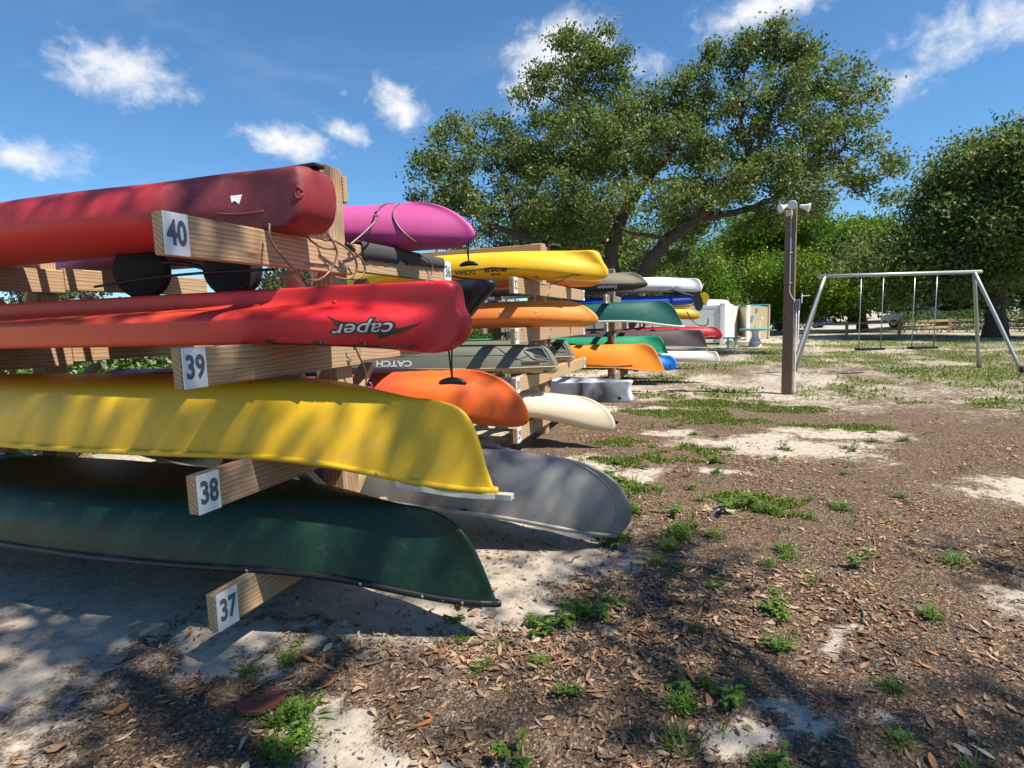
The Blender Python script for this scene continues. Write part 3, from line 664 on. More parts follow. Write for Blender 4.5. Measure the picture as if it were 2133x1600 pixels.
def catch(label, loc, main):
    b = make_boat('fishing_kayak', label, 'kayak', loc, [P_OLIVE, P_TAN], 3.6, .42, .305,
        [(.24,.0),(.15,.004),(.11,.03),(.075,.08),(.04,.14),(.012,.19),(0,.23),(0,.25),(.006,.275),(.05,.305),(.1,.305)], p=3.4, bl=.45, y0=.06, band=.74,
        yf=[0,.3,.62,.80,.88,.93,.97,.985,1.0,.98,.6,0], zf=[0,0,.005,.03,.18,.40,.60,.70,.74,.84,.98,1.0])
    ring = [(-.14,.075),(-.17,.035),(-.27,.032),(-.33,.05),(-.30,.09),(-.22,.145),(-.12,.15),(-.10,.135),(-.14,.075)]
    rm = P_OLIVE
    decal(b, 'handle_recess_shade', [( -(x+.21), z-.09) for x, z in ring[:-1]], [tuple(range(8))], -.21, .09, BLACK, .002)  # flat black infill: shade inside the moulded grip, painted on the hull
    tube('handle_rim', [on_side(b, x, z, .002) for x, z in ring], .010, rm, b.root, 6, 4, world=False)
    tube('body_line', [on_side(b, x, z, .000) for x, z in [(-.10,.165),(-.30,.163),(-.40,.13),(-.47,.10),(-.60,.092),(-1.0,.088),(-1.8,.09),(-2.6,.10)]], .006, rm, b.root, 6, 5, world=False)
    tube('deck_rim', [on_side(b, x, .228, .002) for x in np.linspace(-.02,-3.4,40)], .008, P_TAN, b.root, 6, world=False)
    if main:
        letters(b, 'CATCH', .088, -1.74, .165, WHITEINK, bold=.003, xs=1.5)
        letters(b, 'PWR', .042, -.62, .270, BLACKINK, shear=.25, bold=.002, xs=1.7); decal(b, 'logo_block', [(-.065,-.02),(.065,-.02),(.065,.02),(-.065,.02)], [(0,1,2,3)], -.80, .270, ORINK, .003, sub=.04)
        decal(b, 'badge', [(-.09,-.014),(.09,-.014),(.08,.014),(-.08,.014)], [(0,1,2,3)], -.26, .188, BLACKINK, .003, sub=.05)
    tube('deck_strap', [on_side(b, x, z, .006) for x, z in [(-.1,.27),(-.22,.30),(-.3,.295)]], .012, BLACK, b.root, 6, 4, world=False)
    return b
catch('olive and tan fishing kayak with white block lettering, on the arm of plate 30', (-1.585, 5.84, 1.10), True)
catch('olive fishing kayak without lettering on the far half of the second rack', (-1.80, 7.45, 1.10), False)
b = make_boat('kayak', 'cream kayak with its bow dipped, on the lowest arm of the second rack', 'kayak', (-.99, 5.95, .56), P_BEIGE, 4.0, .37, .27,
    [(.52,.02),(.38,.025),(.25,.06),(.14,.12),(.06,.20),(.015,.30),(0,.36),(.04,.385),(.12,.39),(.2,.39)], p=2.2, bl=1.0, y0=.016, pitch=1.5)
tube('bow_wire', [Vector((-.99,5.95,.19)), Vector((-.975,5.95,.12)), Vector((-.985,5.95,.045))], .004, STEEL, b.root, 6, 4)
make_boat('kayak', 'orange kayak half hidden under the bright yellow fishing kayak', 'kayak', (-1.44, 7.5, 2.06), P_OR2, 3.8, .36, .27,
    [(.34,.0),(.25,.01),(.18,.04),(.11,.085),(.05,.14),(.01,.19),(0,.215),(.03,.25),(.10,.28),(.18,.285)], p=2.4, bl=.8, y0=.02)
b = make_boat('canoe', 'black canoe with faded white script under the arm of plate 32', 'canoe', (-2.02, 7.5, 1.625), P_BLK, 4.4, .40, .33,
    [(.40,.0),(.25,.02),(.15,.07),(.08,.14),(.04,.22),(.015,.30),(0,.36)], p=2.0, bl=.9)
gunwale(b, 'gunwale', BLACK); squiggle(b, -.52, .12, .36, .05, WHITEINK, 16, 5)
b = make_boat('kayak', 'white and charcoal marbled kayak standing upright on the lowest arm', 'kayak', (-1.04, 7.5, .262), P_CAMO, 3.5, .36, .285,
    [(.05,.0),(.012,.015),(0,.05),(.012,.10),(.035,.135),(.038,.18),(.028,.23),(.012,.27),(.0,.285),(.0,.288),(.03,.288),(.1,.285),(.15,.27)], p=3.6, bl=.18, y0=.10, inv=False, nv=48,
    yf=[0,.3,.6,.78,.88,.93,.97,1,1,1,.97,.88,0], zf=[0,0,.02,.07,.22,.46,.75,.95,.99,1,1,.97,.90]); b.sgn = -1
lathe('drain_plug', [(.022,0),(.018,.006),(.008,.007)], BLACK, b.root, 12, loc=on_side(b, -.17, .07, 0), world=False).rotation_euler = (R(90),0,0)
squiggle(b, -.72, .06, .28, .03, BLACKINK, 14, 8)

# --- rack three
b = make_boat('canoe', 'olive brown kayak with white script on its dark deck, beside plate 24', 'kayak', (-1.20, 10.72, 2.185), [P_OLCAN, P_DKBR], 3.9, .38, .34,
    [(.36,.0),(.25,.02),(.17,.06),(.10,.12),(.05,.18),(.02,.225),(0,.25),(.05,.27),(.16,.30),(.3,.33)], p=2.0, bl=1.0, band=.60)
b.root.name = 'kayak'; b.root['category'] = 'kayak'
letters(b, 'Excursion', .085, -.72, .262, WHITEINK, shear=.15, bold=.002)
b = make_boat('canoe', 'teal green canoe lying keel up with a pale gunwale, third rack', 'canoe', (-.60, 10.72, 1.655), P_TEAL, 4.9, .43, .36,
    [(.42,.0),(.30,.02),(.22,.07),(.16,.15),(.10,.26),(.05,.38),(0,.485)], p=2.0, bl=1.0)
gunwale(b, 'gunwale', P_OFFW, .016, .03)
toggle(b, (-.55, -.05, .40), .12, .05)
b = make_boat('canoe', 'bright orange canoe lying keel up in front of the emerald canoe', 'canoe', (-.90, 10.48, .89), P_ORC, 4.6, .41, .40,
    [(.34,.0),(.26,.02),(.20,.07),(.15,.15),(.10,.26),(.05,.38),(0,.50)], p=2.0, bl=1.0)
gunwale(b, 'gunwale', P_ORC, .010, .016)
bungee(b, [(-.55,.37),(-.9,.385),(-1.2,.36),(-1.6,.36)], .008)
b = make_boat('canoe', 'emerald green canoe lying keel up behind the bright orange canoe', 'canoe', (-.98, 11.95, .985), P_EMER, 4.8, .40, .33,
    [(.20,.0),(.14,.02),(.10,.07),(.07,.14),(.04,.22),(.02,.29),(0,.35)], p=2.0, bl=.9, yaw=0)
gunwale(b, 'gunwale', P_EMER)
b = make_boat('kayak', 'kayak shading from green to bright blue, low under the orange canoe', 'kayak', (-.79, 11.95, .598), P_BLGR, 3.9, .37, .30,
    [(.20,.0),(.13,.01),(.08,.04),(.04,.09),(.01,.14),(0,.19),(.01,.23),(.04,.28),(.10,.31),(.2,.315)], p=2.8, bl=.7, y0=.05)
lathe('drain_plug', [(.022,0),(.018,.006),(.008,.007)], BLACK, b.root, 12, loc=on_side(b, -.14, .20, 0), world=False).rotation_euler = (R(-90),0,0)
toggle(b, (-.3,.1,.31), .09, .05)
b = make_boat('kayak', 'white kayak with blue script lying keel up on the third rack', 'kayak', (-.33, 12.15, 2.17), P_WHITE, 4.6, .38, .31,
    [(.20,.06),(.10,.07),(.05,.10),(.03,.15),(.01,.2),(0,.24),(0,.27),(.02,.31),(.07,.33),(.14,.335)], p=2.5, bl=1.0, y0=.04)
squiggle(b, -.62, .235, .42, .07, BLUEINK, 22, 4); bungee(b, [(-.25,.32),(-.4,.36),(-.55,.32),(-.7,.37),(-.85,.325),(-1.0,.38),(-1.1,.33)], .007)
b = make_boat('kayak', 'royal blue kayak below the white kayak, third rack', 'kayak', (-.44, 12.15, 1.80), P_BLUE, 4.2, .36, .24,
    [(.36,.03),(.24,.02),(.14,.04),(.06,.06),(.02,.09),(0,.12),(.02,.15),(.06,.18),(.12,.2),(.2,.21)], p=2.2, bl=.8)
b = make_boat('canoe', 'maroon brown canoe with a scuffed skin and dangling strap', 'canoe', (-.24, 13.0, 1.085), P_BROWN, 5.0, .41, .36,
    [(.16,.02),(.12,.04),(.09,.10),(.06,.18),(.04,.26),(.02,.34),(0,.41)], p=1.9, bl=.9)
gunwale(b, 'gunwale', ALU, .012, .02)
tube('strap', [Vector((-.26,13.0,.70)), Vector((-.28,13.0,.4)), Vector((-.30,13.02,.12)), Vector((-.28,13.0,.03))], .009, P_OFFW, b.root, 6, 4)
b = make_boat('kayak', 'off white kayak lying low over the sand below the maroon canoe', 'kayak', (.01, 12.3, .655), P_OFFW, 4.4, .36, .225,
    [(.16,.01),(.08,.015),(.045,.04),(.03,.08),(.015,.13),(.005,.18),(0,.21),(.01,.225),(.06,.235),(.1,.24)], p=2.6, bl=.7, y0=.03)
toggle(b, (-.08,.0,.235), .12, .03)
# --- rack four
b = make_boat('kayak', 'mustard yellow kayak hanging out by the white fence, strap below', 'kayak', (-.46, 15.6, 1.60), P_MUST, 4.0, .36, .28,
    [(.40,.02),(.28,.03),(.19,.06),(.11,.11),(.05,.17),(.01,.22),(0,.25),(.03,.28),(.10,.32),(.18,.33)], p=2.3, bl=.9)
tube('dangling_strap', [Vector((-.80,15.3,1.5)), Vector((-.66,15.3,1.25)), Vector((-.46,15.3,1.12)), Vector((-.30,15.3,1.14)), Vector((-.27,15.3,1.3))], .014, BLACK, b.root, 6, 6)
b = make_boat('kayak', 'crimson kayak lying keel up at the far end of the racks', 'kayak', (.07, 15.6, 1.10), P_CRIM, 4.6, .38, .31,
    [(.30,.02),(.17,.03),(.09,.07),(.05,.12),(.02,.18),(0,.23),(0,.28),(.02,.31),(.08,.34),(.15,.345)], p=2.5, bl=.9, y0=.03)
squiggle(b, -.42, .265, .5, .03, WHITEINK, 18, 9); toggle(b, (-.2,0,.345), .03, .03)
make_boat('kayak', 'second mustard yellow kayak under the royal blue one', 'kayak', (-.66, 15.6, 1.86), P_MUST, 4.0, .34, .24,
    [(.40,.02),(.28,.03),(.19,.06),(.11,.11),(.05,.16),(.01,.19),(0,.21),(.03,.24),(.10,.26),(.18,.27)], p=2.3, bl=.9)

# ------------------------------------------------------------------ cable lock, cart, paddle
def cable_lock():
    root = thing('cable_lock', 'brown cable lock looped round the top arm and the magenta kayak', 'cable lock', (XF, 2.6, 1.7))
    def pts(l): return [Vector(p) for p in l]
    x = XF+.03
    tube('cable', pts([(x+.02,2.05,1.80),(x+.035,2.04,1.72),(x+.02,2.18,1.62),(x-.0,2.34,1.575),(x+.01,2.45,1.62),(x+.03,2.50,1.72),(x+.03,2.44,1.80),(x+.02,2.42,1.82)]), .0055, CABLE, root, 8, 8)
    tube('cable', pts([(x+.02,2.24,1.82),(x+.03,2.30,1.76),(x+.02,2.40,1.735),(x+.02,2.5,1.74)]), .0055, CABLE, root, 8, 8)
    tube('cable', pts([(x+.015,2.42,1.775),(x+.03,2.50,1.775),(x+.035,2.62,1.73),(x+.03,2.665,1.66),(x+.01,2.62,1.60),(x-.03,2.55,1.605)]), .006, CABLE, root, 8, 8)
    tube('cable', pts([(x+.02,2.66,1.745),(x+.03,2.72,1.70),(x+.025,2.745,1.65),(x+.01,2.70,1.605),(x-.02,2.64,1.60)]), .0055, CABLE, root, 8, 8)
    tube('padlock_body', pts([(x+.03,2.58,1.775),(x+.032,2.61,1.762),(x+.032,2.645,1.748)]), [.011,.0135,.011], BLACK, root, 12, 3)
    # over the magenta kayak and back under it
    Mw = MAG.root.matrix_basis
    loop = [Mw @ Vector((-.60+.03*t, -.10+.0*t, -.008)) for t in (0,)] + [Mw @ on_side(MAG, -.52+.02*t+.16*t*t, .004+.285*t, .008) for t in np.linspace(0,1,14)]
    tube('cable', loop, .0055, CABLE, root, 8, 4)
    st = [(x+.02,2.62,1.77),(x+.05,2.74,1.86),(x+.055,2.86,1.95)] + [tuple(Mw @ on_side(MAG, -.60, z, .016)) for z in (.10,.07,.05,.035,.022,.012,.006)] + [tuple(Mw @ Vector((-.60,-.05,-.012)))]
    tube('cable', pts(st), .0055, CABLE, root, 8, 8)
    tube('cable', pts([(XF+.03,3.42,1.80),(XF+.035,3.52,1.785),(XF+.035,3.58,1.74),(XF+.03,3.55,1.66),(XF+.02,3.46,1.625),(XF-.02,3.40,1.63)]), .0055, CABLE, root, 8, 6)
cable_lock()
def red_lock():
    root = thing('padlock', 'red padlock on a thin cable by the post below the second arm', 'padlock', (XF+.03, 2.62, .98))
    tube('cable', [Vector(p) for p in [(XF+.05,2.60,1.285),(XF+.055,2.64,1.20),(XF+.04,2.72,1.10),(XF+.03,2.735,1.02)]], .005, CABLE, root, 8, 6)
    boxat('lock_body', (XF+.035, 2.74, .995), (.022,.04,.032), plain('red_lock_paint', (.45,.02,.03), .35), root)
    tube('shackle', [Vector((XF+.035, 2.765+.0*i, .985)) + Vector((0,.018*math.sin(a),.022-.022*math.cos(a))) for i, a in enumerate(np.linspace(0, 3.14, 8))], .004, STEEL, root, 8)
red_lock()
def cart():
    root = thing('kayak_cart', 'black wheeled kayak cart tucked under the burgundy kayak', 'kayak cart', (-2.62, 2.35, 1.57))
    o = lathe('wheel', [(.02,-.045),(.10,-.045),(.135,-.035),(.15,-.01),(.15,.01),(.135,.035),(.10,.045),(.02,.045)], TYRE, root, 28, loc=(-2.43,2.42,1.665)); o.rotation_euler = (R(90),0,R(25))
    lathe('wheel', [(.02,-.045),(.10,-.045),(.135,-.035),(.15,-.01),(.15,.01),(.135,.035),(.10,.045),(.02,.045)], TYRE, root, 28, loc=(-3.0,2.35,1.68)).rotation_euler = (R(90),0,R(25))
    tube('frame_tube', [(-2.35,2.40,1.56),(-2.55,2.40,1.66),(-2.8,2.38,1.72),(-3.2,2.35,1.72)], .012, BLACK, root, 8, 5)
    tube('frame_tube', [(-3.2,2.22,1.60),(-2.8,2.25,1.63),(-2.45,2.28,1.64),(-2.05,2.30,1.635)], .007, BLACK, root, 8, 5)
cart()
def paddle():
    root = thing('paddle', 'black and yellow paddle blade hanging from the white kayak bow', 'paddle', (-.36, 11.9, 1.55), group=None)
    def blade(name, cx, cz, a, b_, mat, ang, y):
        n = 20; V = []; ca, sa = math.cos(ang), math.sin(ang)
        for s in (-.006, .006):
            for t in np.linspace(0, 2*math.pi, n, endpoint=False):
                u, w = a*math.cos(t), b_*math.sin(t)*(1+.12*math.sin(t)); V.append((cx+u*ca-w*sa, y+s+.02*math.cos(t), cz+u*sa+w*ca))
        F = [tuple(range(n))[::-1], tuple(range(n, 2*n))] + [(i, (i+1)%n, n+(i+1)%n, n+i) for i in range(n)]
        me_obj(name, pymesh(name, V, F), mat, root, smooth=False)
    blade('blade', -.40, 1.62, .085, .19, BLACK, R(8), 11.85); blade('blade', -.30, 1.70, .10, .105, P_MUST, R(-10), 11.9)
    tube('shaft', [(-.40,11.9,1.72),(-.9,12.0,1.88),(-1.8,12.2,1.90)], .014, BLACK, root, 8)
    tube('hanging_cord', [(-.36,11.87,1.80),(-.34,11.95,1.90),(-.30,12.1,2.0)], .005, P_OFFW, root, 6)
paddle()

# ------------------------------------------------------------------ foliage
def leafmat(name, stops, trans=.35, rough=.45, spec=.4):
    m, q, b = newmat(name)
    a = q.n('ShaderNodeAttribute', attribute_name='tint').outputs['Fac']
    c = q.ramp(a, stops)
    q.set(b.inputs['Base Color'], c); b.inputs['Roughness'].default_value = rough; b.inputs['Specular IOR Level'].default_value = spec
    t = q.n('ShaderNodeBsdfTranslucent'); q.set(t.inputs[0], q.mix(.5, c, q.mix(1, c, (1.5,1.5,.5), 'MULTIPLY')))
    mx = q.n('ShaderNodeMixShader'); mx.inputs[0].default_value = trans
    out = m.node_tree.nodes['Material Output']
    m.node_tree.links.new(b.outputs[0], mx.inputs[1]); m.node_tree.links.new(t.outputs[0], mx.inputs[2]); m.node_tree.links.new(mx.outputs[0], out.inputs[0])
    return m
def unit(v): return v/(np.linalg.norm(v, axis=-1, keepdims=True)+1e-9)
def leafquads(C, size, up=.35, aspect=.48, r_=rng):
    n = len(C); nm = unit(r_.normal(size=(n,3))+np.array((0,0,up))); a = unit(np.cross(nm, r_.normal(size=(n,3)))); b_ = np.cross(nm, a)
    l = (size*r_.uniform(.7,1.3,n))[:,None]; w = l*aspect
    V = np.stack([C-a*l*.5, C+b_*w*.5+nm*l*.08-a*l*.05, C+a*l*.5, C-b_*w*.5+nm*l*.08-a*l*.05], 1).reshape(-1,3)
    return V, np.arange(4*n).reshape(-1,4)
def leafobj(name, C, size, tint, mat, parent=None, up=.35, aspect=.48):
    V, F = leafquads(C, size, up, aspect); me = fast(name, V, F); attr(me, 'tint', np.repeat(tint, 4))
    o = me_obj(name, me, mat, parent, smooth=False); tag(o, kind='stuff'); return o
OAKL = leafmat('live_oak_leaves', [(0,(.04,.066,.018)),(.45,(.112,.165,.044)),(.8,(.205,.262,.082)),(1,(.33,.35,.145))], .38, .5, .32)
BRIGHT = leafmat('bright_seagrape_leaves', [(0,(.03,.085,.01)),(.5,(.10,.20,.015)),(.85,(.20,.31,.025)),(1,(.40,.33,.03))], .4, .45)
GREYG = leafmat('casuarina_needles', [(0,(.03,.042,.02)),(.6,(.085,.10,.05)),(1,(.15,.16,.09))], .25, .7, .2)
HEDGE = leafmat('hedge_leaves', [(0,(.02,.05,.01)),(.6,(.07,.14,.02)),(1,(.16,.26,.05))], .3)
BARK = plain('oak_bark', (.17,.145,.12), .95, var=.85, scale=14, bump=.05, spec=.1)
def clumps_in(lobe, n, shell=.45):
    cx, cy, cz, rx, rz = lobe; ry = max(rx, rz)*1.05
    d = unit(rng.normal(size=(n,3))); rr = rng.uniform(shell**3, 1, n)**(1/3)
    return np.array((cx,cy,cz)) + d*rr[:,None]*np.array((rx,ry,rz))
def wig(p, q, n=5, k=.12):
    p, q = np.array(p, float), np.array(q, float); d = np.linalg.norm(q-p); t = np.linspace(0,1,n)[:,None]
    P = p*(1-t)+q*t; P[1:-1] += rng.normal(size=(n-2,3))*d*k*.5; P[1:-1,2] -= 0; return catmull(P, 3)
def tree(name, label, cat, loc, lobes, limbs, dens, leaves_per, lsize, sd, mat, bark=BARK, group=None, branches=True, tintk=(0,1)):
    """limbs: list of (points, r0, r1) ; lobes of the crown carry leaf clumps on twigs"""
    root = thing(name, label, cat, loc, group=group)
    nodes = []
    for i, (P, ra, rb) in enumerate(limbs):
        Q = catmull(P, 6); Q[1:-1] += rng.normal(size=Q[1:-1].shape)*ra*.12; rad = np.linspace(1, 0, len(Q))**.8*(ra-rb)+rb
        if i == 0: rad[:6] *= np.linspace(1.5, 1, 6)
        tube('trunk' if i < 2 and ra > .15 else 'limb', Q, rad, bark, root, 10); nodes.append(Q)
    nodes = np.concatenate(nodes); C, T, tw = [], [], []
    for lb in lobes:
        vol = lb[3]*lb[4]*max(lb[3], lb[4]); n = max(5, int(dens*vol**.8)); cl = clumps_in(lb, n)
        c0 = np.array(lb[:3]); j = np.argmin(np.linalg.norm(nodes-c0, axis=1)+.6*np.maximum(0, nodes[:,2]-c0[2])); br = wig(nodes[j], c0, 5, .16)
        if branches: tw.append((br, np.linspace(.05, .02, len(br))))
        for c in cl:
            if branches and rng.random() < .55:
                s = br[rng.integers(len(br)//3, len(br))]; w_ = wig(s, c, 4, .22); tw.append((w_, np.linspace(.018, .005, len(w_))))
            k = rng.integers(int(leaves_per*.6), int(leaves_per*1.4)); off = rng.normal(size=(k,3))*np.array((sd,sd,sd*.72)); C.append(c+off)
            h = (c[2]-lb[2])/max(.1, lb[4])
            T.append(np.clip(rng.normal(.45+.12*rng.normal(), .22, k), tintk[0], tintk[1]))
    if tw: tag(tubes('twigs', tw, bark, root, 5), kind='stuff')
    C = np.concatenate(C); leafobj('crown', C, np.full(len(C), lsize), np.concatenate(T), mat, root)
    return root
LOBES = [(-4.92,20.5,10.11,1.16,1.17),(-5.49,20.0,8.84,1.25,1.24),(-4.4,22.0,9.51,1.31,1.34),(-4.81,19.5,7.19,1.75,1.07),(-3.21,20.0,7.12,1.7,1.37),(-3.85,21.0,10.51,.74,.7),(-8.66,18.5,7.09,1.09,.9),(-9.11,18.0,5.77,1.03,.86),
 (-7.82,19.5,7.73,1.1,.8),(-7.9,18.5,6.06,1.38,.93),(-6.78,19.5,6.64,1.38,1.27),(-6.64,18.5,5.0,1.49,.77),(-8.52,18.0,4.85,.96,.59),(-5.14,18.5,5.47,1.25,.9),(-2.07,21.0,8.35,1.17,.85),(-1.02,22.0,9.0,1.02,.88),(-1.51,20.0,6.76,1.32,1.04),
 (-.51,21.0,7.21,1.19,.99),(-.24,22.0,9.51,.92,.7),(.79,21.0,9.41,.85,.8),(1.48,21.0,9.87,.76,.72),(2.06,21.0,8.77,.94,1.0),(.79,20.5,7.78,1.17,.94),(1.95,21.0,7.19,1.09,1.02),(2.89,22.0,7.96,1.11,1.35),(3.76,22.0,6.79,1.08,1.2),
 (-.04,19.5,5.45,1.23,.79),(1.22,20.0,5.57,1.14,.86),(2.41,21.0,5.36,1.08,.89),(-1.68,18.5,5.13,1.04,.7),(-3.28,18.5,5.0,1.03,.65),(1.3,21.0,4.56,.99,.54),(-.83,22.0,4.73,.96,.5),(-4.72,20.0,4.43,1.17,.57),(2.97,23.0,9.6,.86,.8),(4.3,23.0,8.69,.97,1.07),(4.75,22.0,5.47,.92,.9),
 (-3.3,23.5,8.0,1.6,1.4),(-6.2,22.5,7.2,1.6,1.3),(0.6,24,7.0,1.6,1.3),(-1.2,23.8,5.6,1.6,1.2),(3.0,24.2,6.2,1.4,1.2),
 (-11.14,23.0,5.24,1.35,.64),(-9.57,23.5,4.88,1.53,.64),(-7.78,24.0,4.61,1.48,.64),(-5.99,24.0,4.28,1.42,.69),(-2.07,25.0,3.64,1.51,.68),(-4.88,25.0,3.1,1.23,.71),(-10.13,19.0,5.22,.96,.67),(-6.41,21.0,5.05,1.28,.69),(-5.0,20.5,11.0,.3,.4),(-4.3,20.8,10.6,.3,.3),(-3.5,21,10.2,.5,.3),(-5.9,20.2,10.0,.4,.4),(.75,21,9.95,.35,.35),(1.5,21,10.2,.3,.3),(2.1,21,9.7,.35,.4),(-.3,22,10.2,.4,.4),(-8.8,18.5,8.0,.5,.35),(-9.6,18.1,6.6,.4,.4),(-2.6,21,8.95,.9,.6),(-1.6,21.5,9.0,.9,.5)]
LIMBS = [([(-3.45,21.0,-.2),(-3.45,21.0,1.5),(-3.68,21.0,2.97),(-3.6,21.0,4.06),(-3.19,20.8,4.99),(-2.49,20.5,5.84),(-1.77,20.3,6.49)],.34,.08),
 ([(-3.24,21.05,-.2),(-3.1,21.0,1.5),(-2.45,20.8,3.05),(-1.63,20.6,3.95),(-.78,20.5,4.58),(-.04,20.5,5.36),(.82,20.6,6.34),(1.37,20.8,7.5)],.30,.06),
 ([(-3.64,21.0,3.2),(-4.51,20.5,3.56),(-5.6,20.0,3.84),(-6.6,19.3,4.32),(-7.63,18.8,4.78),(-8.55,18.5,5.49)],.20,.05),
 ([(-3.19,20.8,4.99),(-2.96,20.6,5.83),(-3.26,20.3,6.74),(-4.14,20.2,7.29),(-4.62,20.2,8.46),(-4.9,20.4,9.83)],.15,.03),
 ([(-1.77,20.3,6.49),(-1.25,20.6,7.19),(-1.0,21.5,8.51)],.09,.03),([(-.78,20.5,4.58),(.57,21.0,4.78),(2.02,21.2,5.29),(3.19,21.8,6.35)],.14,.04),
 ([(-6.6,19.3,4.32),(-6.89,19.2,5.3),(-7.1,19.4,6.33),(-7.83,19.5,7.41)],.10,.03),([(-2.49,20.5,5.84),(-1.5,19.8,5.74),(-.61,19.6,5.68)],.08,.03),([(-1.63,20.6,3.95),(-2.28,20.0,4.08),(-2.85,19.6,4.15),(-3.13,19.4,4.38)],.08,.03),
 ([(1.37,20.8,7.5),(1.93,21.0,8.5),(2.2,21.2,9.25)],.07,.03),([(.82,20.6,6.34),(.52,20.8,7.91),(.65,21.0,9.14)],.07,.03)]
tree('oak_tree', 'large spreading live oak with twin leaning trunks behind the boat racks', 'tree', (-3.4,21.0,0), LOBES, LIMBS, 18, 98, .135, .20, OAKL)

def simple_tree(name, label, cat, x, y, h, w, mat, dens=9, lp=120, ls=.22, sd=.45, nl=9, group=None, base=.35, squash=.8):
    lobes = []; g = float(gh(x, y))
    for i in range(nl):
        a = rng.uniform(0, 6.28); rr = w*.5*rng.uniform(.15,.85); z = h*rng.uniform(base, .92); s = (1-.55*abs(z/h-.55))
        lobes.append((x+rr*math.cos(a)*s, y+rr*math.sin(a)*s, z, w*rng.uniform(.20,.32)*s, h*rng.uniform(.12,.2)*squash))
    lobes.append((x, y, h*.86, w*.22, h*.14))
    limbs = [([(x,y,g-.2),(x+rng.normal()*.1,y,h*.25),(x+rng.normal()*.2*w*.2,y+rng.normal()*.1,h*.5),(x+rng.normal()*.1*w,y,h*.8)], max(.12,w*.035), .04)]
    for k in range(3):
        l = lobes[k]; limbs.append(([(x,y,h*.3),((x+l[0])/2,(y+l[1])/2,(h*.3+l[2])/2+.2),l[:3]], max(.06,w*.018), .03))
    return tree(name, label, cat, (x,y,g), lobes, limbs, dens, lp, ls, sd, mat, group=group)
# bright trees beyond the fence
simple_tree('seagrape_tree', 'yellow green broadleaf tree directly behind the white fence', 'tree', -2.2, 37.5, 7.6, 7.0, BRIGHT, 14, 120, .17, .4, 13, base=.22)
simple_tree('seagrape_tree', 'bright lime green tree behind the tan shower screen', 'tree', 4.6, 44.0, 8.2, 9.0, BRIGHT, 12, 130, .19, .45, 14, base=.2)
simple_tree('seagrape_tree', 'lime green tree overhanging the parked cars', 'tree', 9.5, 47.0, 7.5, 8.5, BRIGHT, 9, 120, .25, .55, 12, base=.34)
simple_tree('oak_tree', 'dark green oak closing the gap left of the white fence', 'tree', -6.5, 31, 7.5, 8.5, OAKL, 11, 130, .2, .5, 13, base=.15)
simple_tree('oak_tree', 'broad dark oak beyond the swing frame', 'tree', 12.5, 34, 9.5, 11, OAKL, 8, 130, .22, .6, 15, base=.3)
simple_tree('oak_tree', 'rounded dark oak at the far side of the parking strip', 'tree', 21, 52, 10, 12, OAKL, 5, 130, .32, .7, 12, base=.3)
simple_tree('oak_tree', 'tall dark oak behind the bright trees', 'tree', 2.5, 56, 9.0, 14, OAKL, 5, 130, .32, .75, 13, base=.15)
simple_tree('oak_tree', 'far oak on the horizon beyond the parking strip', 'tree', 33, 70, 11, 15, OAKL, 3.5, 120, .42, .9, 12, base=.25)
for (x, y, h, w, lb) in [(-21,27,4.6,5.5,'feathery grey green tree seen between the burgundy and orange kayaks'),(-29,33,5.4,7,'taller grey green tree beyond the hedge'),(-33,22,5.0,7,'wide grey green tree far behind the racks'),(-16,36,5.2,7,'grey green tree left of the big oak')]:
    simple_tree('casuarina_tree', lb, 'tree', x, y, h, w, GREYG, 9, 110, .26, .45, 11, base=.25)
# young palm in the gap
def palm():
    x, y = -16.6, 21.5; root = thing('young_palm', 'bright lime young palm showing through the nearest rack', 'palm', (x, y, 0))
    tube('trunk', [(x,y,-.1),(x+.05,y,1.2),(x,y,2.2)], [.12,.09,.07], BARK, root, 8)
    C = []; V, F, T, k = [], [], [], 0
    for i in range(26):
        a = rng.uniform(0, 6.28); el = rng.uniform(.1, 1.25); L = rng.uniform(.7, 1.0)
        d = np.array((math.cos(a)*math.cos(el), math.sin(a)*math.cos(el), math.sin(el))); s = unit(np.cross(d, (0,0,1.)))
        for j in range(9):
            t = .15+.85*j/9; p = np.array((x,y,2.2))+d*L*t+np.array((0,0,-.35*t*t)); 
            for sg in (-1,1):
                q = p+(s*sg*.7+d*.6)*.28*(1.1-t); w_ = d*.025
                V += [p-w_, p+w_, q]; F.append((k,k+1,k+2)); T += [rng.uniform(.5,1)]*3; k += 3
    me = fast('fronds', np.array(V), np.array(F)); attr(me, 'tint', np.array(T)); tag(me_obj('fronds', me, BRIGHT, root, smooth=False), kind='stuff')
palm()
